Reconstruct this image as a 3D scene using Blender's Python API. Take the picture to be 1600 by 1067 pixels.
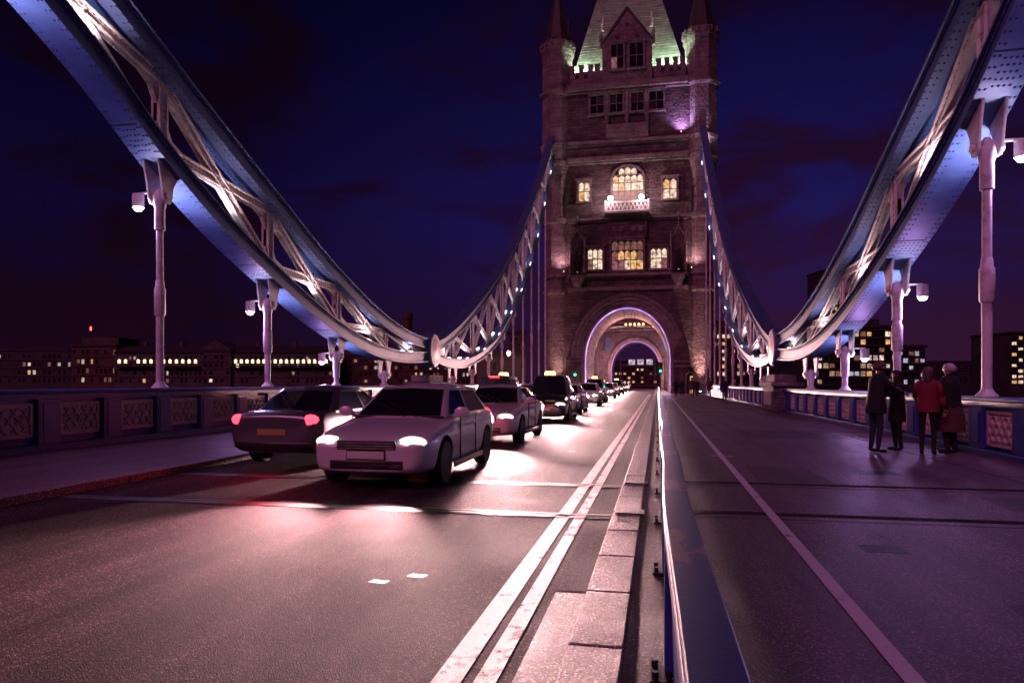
import bpy, bmesh, math, random
import numpy as np
from mathutils import Vector, Matrix
random.seed(7)
R = math.radians
sc = bpy.context.scene
COL = sc.collection
for o in list(bpy.data.objects): bpy.data.objects.remove(o)

# ------------------------------------------------------------------ camera
YAW = math.atan(212 / 1067)
cam = bpy.data.cameras.new('camera'); camo = bpy.data.objects.new('camera', cam); COL.objects.link(camo)
camo.location = (0, 0, 1.37); camo.rotation_euler = (R(90), 0, YAW)
cam.lens = 24.0; cam.sensor_width = 36; cam.shift_y = 63.5 / 1600
cam.clip_start = 0.05; cam.clip_end = 6000
sc.camera = camo
sc.view_settings.view_transform = 'Standard'; sc.view_settings.look = 'None'
sc.view_settings.exposure = 0.0; sc.view_settings.gamma = 1
sc.render.engine = 'CYCLES'
sc.cycles.use_denoising = True
sc.cycles.use_light_tree = True
sc.cycles.max_bounces = 5; sc.cycles.diffuse_bounces = 2; sc.cycles.glossy_bounces = 3
sc.cycles.sample_clamp_indirect = 4
sc.cycles.caustics_reflective = False; sc.cycles.caustics_refractive = False

# ------------------------------------------------------------------ world: night sky after dusk with broken cloud
SUN_EL, SUN_AZ = 34, -28
w = bpy.data.worlds.new('World'); sc.world = w; w.use_nodes = True
nt = w.node_tree; nt.nodes.clear()
def N(tree, t, **k):
    n = tree.nodes.new(t)
    for a, b in k.items(): setattr(n, a, b)
    return n
def ramp(tree, stops, interp='LINEAR'):
    n = N(tree, 'ShaderNodeValToRGB'); e = n.color_ramp.elements; n.color_ramp.interpolation = interp
    e[0].position, e[0].color = stops[0][0], (*stops[0][1], 1)
    e[1].position, e[1].color = stops[-1][0], (*stops[-1][1], 1)
    for p, c in stops[1:-1]:
        x = e.new(p); x.color = (*c, 1)
    return n
out = N(nt, 'ShaderNodeOutputWorld'); bg = N(nt, 'ShaderNodeBackground')
tc = N(nt, 'ShaderNodeTexCoord'); sep = N(nt, 'ShaderNodeSeparateXYZ')
nt.links.new(tc.outputs['Generated'], sep.inputs[0])
sky = N(nt, 'ShaderNodeTexSky', sky_type='NISHITA', sun_disc=False)
sky.sun_elevation = R(1); sky.sun_rotation = R(180); sky.altitude = 50
grad = ramp(nt, [(0.0, (.0190, .0045, .0235)), (.09, (.0165, .0050, .0340)), (.22, (.0105, .0062, .0680)), (.40, (.0056, .0036, .0440)), (.56, (.0028, .0016, .0210)), (1, (.0020, .0010, .0130))])
nt.links.new(sep.outputs['Z'], grad.inputs[0])
mp = N(nt, 'ShaderNodeMapping'); mp.inputs['Scale'].default_value = (1.6, 1.6, 5.0); mp.inputs['Location'].default_value = (5.1, 1.35, .4)
nt.links.new(tc.outputs['Generated'], mp.inputs[0])
nz = N(nt, 'ShaderNodeTexNoise'); nz.inputs['Scale'].default_value = 1.9; nz.inputs['Detail'].default_value = 7; nz.inputs['Roughness'].default_value = .55; nz.inputs['Distortion'].default_value = .35
nt.links.new(mp.outputs[0], nz.inputs['Vector'])
cr = ramp(nt, [(.40, (0, 0, 0)), (.58, (1, 1, 1))], 'EASE')
nt.links.new(nz.outputs['Fac'], cr.inputs[0])
cloudc = ramp(nt, [(0, (.0260, .0060, .0260)), (.25, (.0125, .0028, .0165)), (.6, (.0050, .0012, .0105)), (1, (.002, .001, .006))])
nt.links.new(sep.outputs['Z'], cloudc.inputs[0])
mx = N(nt, 'ShaderNodeMixRGB'); nt.links.new(cr.outputs[0], mx.inputs[0]); nt.links.new(grad.outputs[0], mx.inputs[1]); nt.links.new(cloudc.outputs[0], mx.inputs[2])
# a trace of the last physical dusk light
tint = N(nt, 'ShaderNodeMixRGB', blend_type='MULTIPLY'); tint.inputs[0].default_value = 1; tint.inputs[2].default_value = (.0006, .0003, .0012, 1)
nt.links.new(sky.outputs[0], tint.inputs[1])
ad = N(nt, 'ShaderNodeMixRGB', blend_type='ADD'); ad.inputs[0].default_value = 1
nt.links.new(mx.outputs[0], ad.inputs[1]); nt.links.new(tint.outputs[0], ad.inputs[2])
dp = N(nt, 'ShaderNodeVectorMath', operation='DOT_PRODUCT'); dp.inputs[1].default_value = (.19, .98, .05); nt.links.new(tc.outputs['Generated'], dp.inputs[0])
az = ramp(nt, [(.0, (.35, .32, .30)), (.70, (.42, .36, .36)), (.90, (.85, .85, .85)), (1.0, (1.22, 1.25, 1.25))]); nt.links.new(dp.outputs['Value'], az.inputs[0])
am = N(nt, 'ShaderNodeMixRGB', blend_type='MULTIPLY'); am.inputs[0].default_value = 1; nt.links.new(ad.outputs[0], am.inputs[1]); nt.links.new(az.outputs[0], am.inputs[2])
nt.links.new(am.outputs[0], bg.inputs['Color']); bg.inputs['Strength'].default_value = 1.0
nt.links.new(bg.outputs[0], out.inputs[0])

# ------------------------------------------------------------------ the one sun: faint pink fill added behind the camera to lift the scene
sl = bpy.data.lights.new('sun', 'SUN'); sl.energy = 0.70; sl.angle = R(24); sl.color = (1.0, .25, .60)
so = bpy.data.objects.new('sun', sl); COL.objects.link(so)
so.rotation_euler = (R(90 - SUN_EL), 0, R(SUN_AZ)); so.location = (0, -20, 30)

# ------------------------------------------------------------------ materials
MATS = {}
def mat(name, col, rough=.6, metal=0, spec=.5, noise=None, bump=None, coat=0, emis=None, estr=0):
    m = bpy.data.materials.new(name); m.use_nodes = True; t = m.node_tree
    b = t.nodes['Principled BSDF']
    b.inputs['Base Color'].default_value = (*col, 1); b.inputs['Roughness'].default_value = rough
    b.inputs['Metallic'].default_value = metal; b.inputs['Specular IOR Level'].default_value = spec
    b.inputs['Coat Weight'].default_value = coat
    if emis:
        b.inputs['Emission Color'].default_value = (*emis, 1); b.inputs['Emission Strength'].default_value = estr
    if noise or bump:
        g = N(t, 'ShaderNodeNewGeometry')
    if noise:   # (scale, colour a, colour b, lo, hi)
        n = N(t, 'ShaderNodeTexNoise'); n.inputs['Scale'].default_value = noise[0]; n.inputs['Detail'].default_value = 6; n.inputs['Roughness'].default_value = .62
        t.links.new(g.outputs['Position'], n.inputs['Vector'])
        r = ramp(t, [(noise[3] if len(noise) > 3 else .3, noise[1]), (noise[4] if len(noise) > 4 else .7, noise[2])])
        t.links.new(n.outputs['Fac'], r.inputs[0]); t.links.new(r.outputs[0], b.inputs['Base Color'])
    if bump:    # (scale, strength, distance)
        n2 = N(t, 'ShaderNodeTexNoise'); n2.inputs['Scale'].default_value = bump[0]; n2.inputs['Detail'].default_value = 4
        t.links.new(g.outputs['Position'], n2.inputs['Vector'])
        bp = N(t, 'ShaderNodeBump'); bp.inputs['Strength'].default_value = bump[1]; bp.inputs['Distance'].default_value = bump[2]
        t.links.new(n2.outputs['Fac'], bp.inputs['Height']); t.links.new(bp.outputs[0], b.inputs['Normal'])
    MATS[name] = m
    return m
mat('blue_paint', (.085, .13, .30), .45, noise=(1.7, (.060, .095, .24), (.11, .165, .36)), bump=(14, .12, .01))
mat('deep_blue_paint', (.04, .06, .30), .35, noise=(3, (.030, .045, .24), (.055, .08, .36)), bump=(20, .1, .005))
mat('white_paint', (.74, .70, .68), .5, noise=(3.4, (.42, .35, .34), (.80, .76, .74), .28, .52), bump=(18, .12, .008))
mat('cream_paint', (.72, .62, .55), .5, noise=(4, (.52, .42, .38), (.76, .68, .62)), bump=(25, .15, .006))
mat('rail_blue', (.06, .08, .32), .62, noise=(3, (.045, .06, .26), (.08, .105, .38)), bump=(20, .1, .004))
mat('rivet_blue', (.03, .045, .14), .6)
mat('rivet_white', (.26, .20, .21), .6)
mat('seam', (.02, .02, .05), .8)
mat('red_paint', (.45, .02, .03), .4, noise=(5, (.32, .015, .02), (.5, .03, .04)))
mat('dark_metal', (.03, .03, .035), .45, .6, noise=(9, (.02, .02, .025), (.05, .05, .055)))
mat('steel', (.45, .44, .45), .32, .9, noise=(12, (.30, .29, .30), (.55, .54, .55)))
mat('lamp_white', (1, 1, 1), .4, emis=(.86, .90, 1), estr=12)
mat('lamp_flood', (1, 1, 1), .4, emis=(1, .90, .90), estr=60)
mat('lamp_ledge', (1, .8, .8), .4, emis=(1, .8, .8), estr=1.6)
mat('fill_pink', (1, .8, .8), .4, emis=(1, .70, .68), estr=4)
mat('lamp_warm', (1, .8, .5), .4, emis=(1, .72, .38), estr=40)
mat('lamp_green', (.1, .8, .5), .4, emis=(.02, 1, .45), estr=9)
mat('lamp_off', (.03, .02, .02), .3)
mat('led_violet', (.5, .3, 1), .4, emis=(.46, .30, 1), estr=.55)
mat('led_white_green', (.8, 1, .8), .4, emis=(.62, 1, .66), estr=30)
mat('concrete', (.30, .27, .26), .8, noise=(3, (.20, .18, .17), (.34, .31, .30)), bump=(30, .3, .01))
mat('slate', (.16, .17, .16), .6, noise=(1.2, (.20, .20, .18), (.42, .42, .38)), bump=(9, .5, .04))
mat('spire_lead', (.05, .035, .035), .55, noise=(2, (.035, .025, .025), (.07, .05, .05)), bump=(6, .3, .03))
mat('dark_glass', (.012, .012, .018), .08, spec=.6, noise=(.6, (.008, .008, .012), (.02, .018, .028)))
mat('black_rubber', (.018, .018, .018), .75, bump=(60, .2, .004))
mat('brick_dark', (.12, .06, .055), .8, noise=(.3, (.075, .035, .035), (.14, .075, .065)), bump=(1.5, .3, .05))
mat('block_dark', (.045, .035, .045), .7, noise=(.15, (.03, .022, .03), (.06, .045, .055)))
mat('stucco_dark', (.10, .075, .08), .8, noise=(.2, (.07, .05, .055), (.13, .095, .10)))
mat('window_dark', (.015, .012, .02), .15, noise=(.4, (.010, .008, .014), (.024, .02, .03)))
for nm, c, s in (('window_amber', (1, .55, .20), 1.1), ('window_cream', (1, .76, .55), 1.25), ('window_cool', (.75, .80, 1), .7), ('window_dim', (1, .50, .32), .22), ('window_low', (1, .66, .40), .45), ('window_pale', (1, .88, .74), .8), ('window_rose', (1, .40, .42), .30)):
    m = mat(nm, (.3, .25, .2), .2, emis=c, estr=s)
    t = m.node_tree; b = t.nodes['Principled BSDF']; g = N(t, 'ShaderNodeNewGeometry')
    n = N(t, 'ShaderNodeTexNoise'); n.inputs['Scale'].default_value = 2.4; n.inputs['Detail'].default_value = 4
    t.links.new(g.outputs['Position'], n.inputs['Vector'])
    r = ramp(t, [(.34, tuple(x * .12 for x in c)), (.62, c)]); t.links.new(n.outputs['Fac'], r.inputs[0]); t.links.new(r.outputs[0], b.inputs['Emission Color'])
mat('marking', (.62, .56, .52), .55)
mat('wall_lamp_amber', (1, .6, .2), .4, emis=(1, .60, .16), estr=6)
mat('river', (.012, .012, .022), .12, bump=(.35, .5, .25))
mat('bank', (.03, .027, .025), .9, noise=(.05, (.02, .018, .018), (.045, .04, .035)))

def stone_mat(name, a, bcol, bw, bh, mort=.018, axis='XZ'):
    m = bpy.data.materials.new(name); m.use_nodes = True; t = m.node_tree; b = t.nodes['Principled BSDF']
    g = N(t, 'ShaderNodeNewGeometry'); s = N(t, 'ShaderNodeSeparateXYZ'); t.links.new(g.outputs['Position'], s.inputs[0])
    ad = N(t, 'ShaderNodeMath', operation='ADD'); t.links.new(s.outputs['X'], ad.inputs[0]); t.links.new(s.outputs['Y'], ad.inputs[1])
    cb = N(t, 'ShaderNodeCombineXYZ'); t.links.new(ad.outputs[0], cb.inputs[0]); t.links.new(s.outputs['Z'], cb.inputs[1])
    br = N(t, 'ShaderNodeTexBrick'); br.inputs['Scale'].default_value = 1; br.inputs['Brick Width'].default_value = bw; br.inputs['Row Height'].default_value = bh
    br.inputs['Mortar Size'].default_value = mort; br.inputs['Mortar Smooth'].default_value = .3
    br.inputs['Color1'].default_value = (*a, 1); br.inputs['Color2'].default_value = (*bcol, 1); br.inputs['Mortar'].default_value = (*[x * .45 for x in a], 1)
    t.links.new(cb.outputs[0], br.inputs['Vector'])
    n = N(t, 'ShaderNodeTexNoise'); n.inputs['Scale'].default_value = .8; n.inputs['Detail'].default_value = 10; n.inputs['Roughness'].default_value = .7
    t.links.new(g.outputs['Position'], n.inputs['Vector'])
    rr = ramp(t, [(.25, (.34, .31, .32)), (.50, (.85, .82, .82)), (.75, (1.35, 1.28, 1.25))]); t.links.new(n.outputs['Fac'], rr.inputs[0])
    mu = N(t, 'ShaderNodeMixRGB', blend_type='MULTIPLY'); mu.inputs[0].default_value = 1
    t.links.new(br.outputs['Color'], mu.inputs[1]); t.links.new(rr.outputs[0], mu.inputs[2]); t.links.new(mu.outputs[0], b.inputs['Base Color'])
    b.inputs['Roughness'].default_value = .82
    n2 = N(t, 'ShaderNodeTexNoise'); n2.inputs['Scale'].default_value = 3.5; n2.inputs['Detail'].default_value = 6
    t.links.new(g.outputs['Position'], n2.inputs['Vector'])
    hm = N(t, 'ShaderNodeMath', operation='MULTIPLY_ADD'); hm.inputs[1].default_value = -1.2
    t.links.new(br.outputs['Fac'], hm.inputs[0]); t.links.new(n2.outputs['Fac'], hm.inputs[2])
    bp = N(t, 'ShaderNodeBump'); bp.inputs['Strength'].default_value = 1.0; bp.inputs['Distance'].default_value = .22
    t.links.new(hm.outputs[0], bp.inputs['Height']); t.links.new(bp.outputs[0], b.inputs['Normal'])
    MATS[name] = m
stone_mat('granite_wall', (.19, .125, .13), (.10, .066, .072), .95, .38)
stone_mat('dressed_stone', (.34, .265, .26), (.25, .195, .195), 1.6, .6, .012)
stone_mat('pier_stone', (.25, .21, .21), (.20, .17, .17), .7, .3)

def asphalt_mat(name, a, b2, grain, bstr, dist, rough, stain, spec=.3):
    m = bpy.data.materials.new(name); m.use_nodes = True; t = m.node_tree; b = t.nodes['Principled BSDF']
    b.inputs['Specular IOR Level'].default_value = spec
    g = N(t, 'ShaderNodeNewGeometry')
    vo = N(t, 'ShaderNodeTexVoronoi'); vo.inputs['Scale'].default_value = grain; t.links.new(g.outputs['Position'], vo.inputs['Vector'])
    n = N(t, 'ShaderNodeTexNoise'); n.inputs['Scale'].default_value = stain; n.inputs['Detail'].default_value = 7; n.inputs['Roughness'].default_value = .65
    t.links.new(g.outputs['Position'], n.inputs['Vector'])
    big = ramp(t, [(.3, a), (.7, b2)]); t.links.new(n.outputs['Fac'], big.inputs[0])
    mpw = N(t, 'ShaderNodeMapping'); mpw.inputs['Scale'].default_value = (1.9, .07, 1); t.links.new(g.outputs['Position'], mpw.inputs[0])
    nw = N(t, 'ShaderNodeTexNoise'); nw.inputs['Scale'].default_value = 1.0; nw.inputs['Detail'].default_value = 6; nw.inputs['Roughness'].default_value = .6; t.links.new(mpw.outputs[0], nw.inputs['Vector'])
    wr_ = ramp(t, [(.34, (.55, .53, .54)), (.5, (1, 1, 1)), (.66, (1.5, 1.45, 1.45))]); t.links.new(nw.outputs['Fac'], wr_.inputs[0])
    mw = N(t, 'ShaderNodeMixRGB', blend_type='MULTIPLY'); mw.inputs[0].default_value = 1; t.links.new(big.outputs[0], mw.inputs[1]); t.links.new(wr_.outputs[0], mw.inputs[2])
    sepc = N(t, 'ShaderNodeSeparateColor'); t.links.new(vo.outputs['Color'], sepc.inputs[0])
    cell = ramp(t, [(0, (.30, .30, .30)), (.70, (1, 1, 1)), (.90, (1.6, 1.5, 1.5)), (.97, (4.5, 4.2, 4.0))]); t.links.new(sepc.outputs[0], cell.inputs[0])  # palest grains also carry the road's sparkle as colour
    mu = N(t, 'ShaderNodeMixRGB', blend_type='MULTIPLY'); mu.inputs[0].default_value = 1
    t.links.new(mw.outputs[0], mu.inputs[1]); t.links.new(cell.outputs[0], mu.inputs[2]); t.links.new(mu.outputs[0], b.inputs['Base Color'])
    rg = ramp(t, [(.3, (rough - .12,) * 3), (.7, (rough + .1,) * 3)]); t.links.new(n.outputs['Fac'], rg.inputs[0]); t.links.new(rg.outputs[0], b.inputs['Roughness'])
    n3 = N(t, 'ShaderNodeTexNoise'); n3.inputs['Scale'].default_value = grain * .9; n3.inputs['Detail'].default_value = 3; t.links.new(g.outputs['Position'], n3.inputs['Vector'])
    ad = N(t, 'ShaderNodeMath', operation='MULTIPLY_ADD'); ad.inputs[1].default_value = -1.0
    fa = N(t, 'ShaderNodeMath', operation='MULTIPLY_ADD'); fa.inputs[1].default_value = .75; t.links.new(sepc.outputs[1], fa.inputs[0])
    t.links.new(vo.outputs['Distance'], ad.inputs[0]); hf = N(t, 'ShaderNodeMath', operation='MULTIPLY'); hf.inputs[1].default_value = .22; t.links.new(n3.outputs['Fac'], hf.inputs[0]); t.links.new(hf.outputs[0], fa.inputs[2]); t.links.new(fa.outputs[0], ad.inputs[2])
    bp = N(t, 'ShaderNodeBump'); bp.inputs['Strength'].default_value = bstr; bp.inputs['Distance'].default_value = dist
    t.links.new(ad.outputs[0], bp.inputs['Height']); t.links.new(bp.outputs[0], b.inputs['Normal'])
    MATS[name] = m
asphalt_mat('asphalt', (.034, .021, .027), (.068, .044, .050), 120, 1.0, .0045, .80, .55, .05)
asphalt_mat('asphalt_patch', (.024, .016, .019), (.048, .034, .038), 110, 1.0, .0045, .80, 1.1, .05)
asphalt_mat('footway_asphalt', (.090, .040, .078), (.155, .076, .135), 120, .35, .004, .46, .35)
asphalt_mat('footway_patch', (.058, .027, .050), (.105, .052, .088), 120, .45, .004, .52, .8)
asphalt_mat('kerb_granite', (.15, .115, .12), (.25, .20, .20), 95, .6, .005, .62, 2.5)
asphalt_mat('gutter_tarmac', (.05, .034, .038), (.10, .072, .075), 80, .6, .005, .65, 1.4)
asphalt_mat('concrete_strip', (.16, .14, .135), (.26, .235, .225), 90, .25, .004, .55, 1.8)

def worn(name, paint, under, scale, lo, hi, rough=.5, vec=(1, 1, 1), bump=None):
    m = bpy.data.materials.new(name); m.use_nodes = True; t = m.node_tree; b = t.nodes['Principled BSDF']
    g = N(t, 'ShaderNodeNewGeometry'); mp = N(t, 'ShaderNodeMapping'); mp.inputs['Scale'].default_value = vec
    t.links.new(g.outputs['Position'], mp.inputs[0])
    n = N(t, 'ShaderNodeTexNoise'); n.inputs['Scale'].default_value = scale; n.inputs['Detail'].default_value = 9; n.inputs['Roughness'].default_value = .68
    t.links.new(mp.outputs[0], n.inputs['Vector'])
    r = ramp(t, [(lo, under), (hi, paint)]); t.links.new(n.outputs['Fac'], r.inputs[0]); t.links.new(r.outputs[0], b.inputs['Base Color'])
    b.inputs['Roughness'].default_value = rough
    if bump:
        if len(bump) > 3:
            n2 = N(t, 'ShaderNodeTexVoronoi'); ho = n2.outputs['Distance']
        else:
            n2 = N(t, 'ShaderNodeTexNoise'); n2.inputs['Detail'].default_value = 3; ho = n2.outputs['Fac']
        n2.inputs['Scale'].default_value = bump[0]; t.links.new(g.outputs['Position'], n2.inputs['Vector'])
        bp = N(t, 'ShaderNodeBump'); bp.inputs['Strength'].default_value = bump[1]; bp.inputs['Distance'].default_value = bump[2]; bp.invert = len(bump) > 3
        t.links.new(ho, bp.inputs['Height']); t.links.new(bp.outputs[0], b.inputs['Normal'])
    MATS[name] = m
worn('worn_yellow', (.80, .68, .60), (.07, .05, .055), 6, .33, .44, .6, (1.2, 1, 1), (95, .9, .007, 1))
worn('very_worn_yellow', (.76, .64, .57), (.07, .05, .055), 5, .37, .47, .6, (1.4, 1, 1), (95, .8, .007, 1))
worn('worn_white', (.72, .68, .74), (.07, .065, .07), 4, .33, .42, .5, (1.5, 1, 1))
worn('barrier_blue', (.035, .055, .25), (.24, .17, .26), .95, .435, .445, .36, (2.2, 1, 1), (35, .25, .006))
worn('barrier_edge', (.10, .12, .36), (.55, .50, .52), 9, .42, .60, .35, (3, .8, 3))

# ------------------------------------------------------------------ mesh helpers
class MB:
    def __init__(s): s.v = []; s.f = []
    def add(s, vs, fs):
        k = len(s.v); s.v += [tuple(p) for p in vs]; s.f += [tuple(i + k for i in f) for f in fs]; return s
    def box(s, x0, x1, y0, y1, z0, z1):
        return s.add([(x0, y0, z0), (x1, y0, z0), (x1, y1, z0), (x0, y1, z0), (x0, y0, z1), (x1, y0, z1), (x1, y1, z1), (x0, y1, z1)],
                     [(0, 3, 2, 1), (4, 5, 6, 7), (0, 1, 5, 4), (1, 2, 6, 5), (2, 3, 7, 6), (3, 0, 4, 7)])
    def beam(s, p, q, wd, th, side=(1, 0, 0)):
        """rectangular bar p-q; th along `side`, wd across"""
        p, q, sd = Vector(p), Vector(q), Vector(side).normalized(); d = (q - p).normalized(); n = d.cross(sd).normalized()
        vs = []
        for e in (p, q):
            for a, b in ((-1, -1), (1, -1), (1, 1), (-1, 1)): vs.append(e + sd * (a * th / 2) + n * (b * wd / 2))
        return s.add(vs, [(0, 1, 2, 3), (7, 6, 5, 4), (0, 4, 5, 1), (1, 5, 6, 2), (2, 6, 7, 3), (3, 7, 4, 0)])
    def tube(s, p, q, r0, r1=None, n=10, cap=True):
        r1 = r0 if r1 is None else r1
        p, q = Vector(p), Vector(q); d = (q - p).normalized(); a = d.orthogonal().normalized(); b = d.cross(a)
        vs = [p + (a * math.cos(2 * math.pi * i / n) + b * math.sin(2 * math.pi * i / n)) * r0 for i in range(n)]
        vs += [q + (a * math.cos(2 * math.pi * i / n) + b * math.sin(2 * math.pi * i / n)) * r1 for i in range(n)]
        fs = [(i, (i + 1) % n, n + (i + 1) % n, n + i) for i in range(n)]
        if cap: fs += [tuple(range(n - 1, -1, -1)), tuple(range(n, 2 * n))]
        return s.add(vs, fs)
    def lathe(s, prof, n=16, o=(0, 0, 0), rot=0, axis='Z'):
        vs = []; m = len(prof)
        for r, z in prof:
            for i in range(n):
                t = rot + 2 * math.pi * i / n; a, b = r * math.cos(t), r * math.sin(t)
                vs.append((o[0] + a, o[1] + b, o[2] + z) if axis == 'Z' else ((o[0] + z, o[1] + a, o[2] + b) if axis == 'X' else (o[0] + a, o[1] + z, o[2] + b)))
        fs = []
        for j in range(m - 1):
            for i in range(n): fs.append((j * n + i, j * n + (i + 1) % n, (j + 1) * n + (i + 1) % n, (j + 1) * n + i))
        fs += [tuple(range(n - 1, -1, -1)), tuple(range((m - 1) * n, m * n))]
        return s.add(vs, fs)
    def prism(s, pts, axis, a0, a1):
        """extrude a 2D outline: axis X -> pts are (y,z), Y -> (x,z), Z -> (x,y)"""
        n = len(pts)
        f = {'X': lambda p, a: (a, p[0], p[1]), 'Y': lambda p, a: (p[0], a, p[1]), 'Z': lambda p, a: (p[0], p[1], a)}[axis]
        vs = [f(p, a0) for p in pts] + [f(p, a1) for p in pts]
        return s.add(vs, [tuple(range(n)), tuple(range(2 * n - 1, n - 1, -1))] + [(i, n + i, n + (i + 1) % n, (i + 1) % n) for i in range(n)])
    def sweepY(s, ys, x0, x1, zlo, zhi):
        """bar following Y with per-station z range"""
        vs = []
        for i, y in enumerate(ys): vs += [(x0, y, zlo[i]), (x1, y, zlo[i]), (x1, y, zhi[i]), (x0, y, zhi[i])]
        fs = [(0, 1, 2, 3), tuple(4 * (len(ys) - 1) + k for k in (3, 2, 1, 0))]
        for i in range(len(ys) - 1):
            a, b = 4 * i, 4 * i + 4
            for k in range(4): fs.append((a + k, b + k, b + (k + 1) % 4, a + (k + 1) % 4))
        return s.add(vs, fs)
    def arch(s, cx, a, b, zs, t, y0, y1, n=28, zb=None, t2=None):
        """arch ring (inner half-axes a,b; springing zs; thickness t), legs down to zb"""
        t2 = t if t2 is None else t2
        pin, pout = [], []
        if zb is not None: pin.append((cx - a, zb)); pout.append((cx - a - t, zb))
        for i in range(n + 1):
            u = math.pi * (1 - i / n)
            pin.append((cx + a * math.cos(u), zs + b * math.sin(u))); pout.append((cx + (a + t) * math.cos(u), zs + (b + t2) * math.sin(u)))
        if zb is not None: pin.append((cx + a, zb)); pout.append((cx + a + t, zb))
        m = len(pin); vs = [(p[0], y0, p[1]) for p in pin] + [(p[0], y0, p[1]) for p in pout] + [(p[0], y1, p[1]) for p in pin] + [(p[0], y1, p[1]) for p in pout]
        fs = []
        for i in range(m - 1):
            fs += [(i, i + 1, m + i + 1, m + i), (2 * m + i + 1, 2 * m + i, 3 * m + i, 3 * m + i + 1), (i + 1, i, 2 * m + i, 2 * m + i + 1), (m + i, m + i + 1, 3 * m + i + 1, 3 * m + i)]
        for i in (0, m - 1): fs.append((i, m + i, 3 * m + i, 2 * m + i))
        return s.add(vs, fs)
    def archwall(s, x0, x1, z0, z1, cx, a, b, zs, y0, y1, n=28):
        """solid wall x0..x1, z0..z1, y0..y1 with an arched passage"""
        pin = [(cx - a, z0)] + [(cx + a * math.cos(math.pi * (1 - i / n)), zs + b * math.sin(math.pi * (1 - i / n))) for i in range(n + 1)] + [(cx + a, z0)]
        pout = []
        for x, z in pin:
            if z <= zs + 1e-6 and x < cx: pout.append((x0, z))
            elif z <= zs + 1e-6: pout.append((x1, z))
            else:
                u = math.atan2((z - zs) * (x1 - x0) / 2, (x - cx) * (z1 - zs)); c, d = math.cos(u), math.sin(u)
                k = 1 / max(abs(c), abs(d)); pout.append((cx + c * k * ((x1 - cx) if c > 0 else (cx - x0)), zs + d * k * (z1 - zs)))
        # corners exact
        m = len(pin); vs = []
        for y in (y0, y1): vs += [(p[0], y, p[1]) for p in pin] + [(p[0], y, p[1]) for p in pout]
        fs = []
        for i in range(m - 1):
            fs += [(i, i + 1, m + i + 1, m + i), (2 * m + i + 1, 2 * m + i, 3 * m + i, 3 * m + i + 1), (i + 1, i, 2 * m + i, 2 * m + i + 1), (m + i, m + i + 1, 3 * m + i + 1, 3 * m + i)]
        k = len(s.v); s.add(vs, fs)
        for y in (y0, y1):      # fill the corner triangles left by the polar outline
            for xx, sg in ((x0, -1), (x1, 1)):
                pts = [p for p in pout if (p[0] - cx) * sg > 0]
                on_side = max((p for p in pts if abs(p[0] - xx) < 1e-4), key=lambda p: p[1]); on_top = [p for p in pout if abs(p[1] - z1) < 1e-4]
                tp = min(on_top, key=lambda p: abs(p[0] - xx))
                s.add([(on_side[0], y, on_side[1]), (xx, y, z1), (tp[0], y, z1)], [(0, 1, 2)])
        return s
    def build(s, name, material, parent=None, smooth=False, bevel=0, local=False, seg=2):
        me = bpy.data.meshes.new(name); me.from_pydata(s.v, [], s.f); me.materials.append(MATS[material])
        bm = bmesh.new(); bm.from_mesh(me); bmesh.ops.recalc_face_normals(bm, faces=bm.faces); bm.to_mesh(me); bm.free()
        if smooth:
            for p in me.polygons: p.use_smooth = True
        return place(name, me, parent, bevel, local, seg, smooth)
def place(name, me, parent=None, bevel=0, local=False, seg=2, smooth=False):
    o = bpy.data.objects.new(name, me); COL.objects.link(o)
    if parent is not None:
        o.parent = parent
        if parent.type == 'EMPTY' and not local: o.location = -Vector(parent.location)
    if bevel:
        b = o.modifiers.new('bevel', 'BEVEL'); b.width = bevel; b.segments = seg; b.limit_method = 'ANGLE'; b.angle_limit = R(40)
    return o
def smooth_angle(o, ang=35):
    me = o.data
    for p in me.polygons: p.use_smooth = True
    try: me.set_sharp_from_angle(angle=R(ang))
    except Exception: pass
    return o
def tag(o, label=None, cat=None, group=None, kind=None):
    if label: o['label'] = label
    if cat: o['category'] = cat
    if group: o['group'] = group
    if kind: o['kind'] = kind
    return o
def thing(name, label, cat, loc=(0, 0, 0), rz=0, group=None):
    o = bpy.data.objects.new(name, None); COL.objects.link(o); o.location = loc; o.rotation_euler = (0, 0, rz); o.empty_display_size = .2
    return tag(o, label, cat, group)
def struct(o): o['kind'] = 'structure'; return o
def lamp(kind, loc, power, color, radius=.06, parent=None, aim=None, size=60, blend=.5, name='lamp_light'):
    d = bpy.data.lights.new(name, kind); d.energy = power; d.color = color
    if kind in ('POINT', 'SPOT'): d.shadow_soft_size = radius
    if kind == 'SPOT': d.spot_size = R(size); d.spot_blend = blend
    o = bpy.data.objects.new(name, d); COL.objects.link(o); o.location = loc
    if aim is not None: o.rotation_euler = (Vector(aim) - Vector(loc)).to_track_quat('-Z', 'Y').to_euler()
    if parent is not None:
        o.parent = parent
        if parent.type == 'EMPTY': o.location = Vector(loc) - Vector(parent.location)
    return o
ORD = ['first', 'second', 'third', 'fourth', 'fifth', 'sixth', 'seventh', 'eighth', 'ninth', 'tenth', 'eleventh', 'twelfth', 'thirteenth', 'fourteenth', 'fifteenth', 'sixteenth', 'seventeenth', 'eighteenth', 'nineteenth', 'twentieth']

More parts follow.
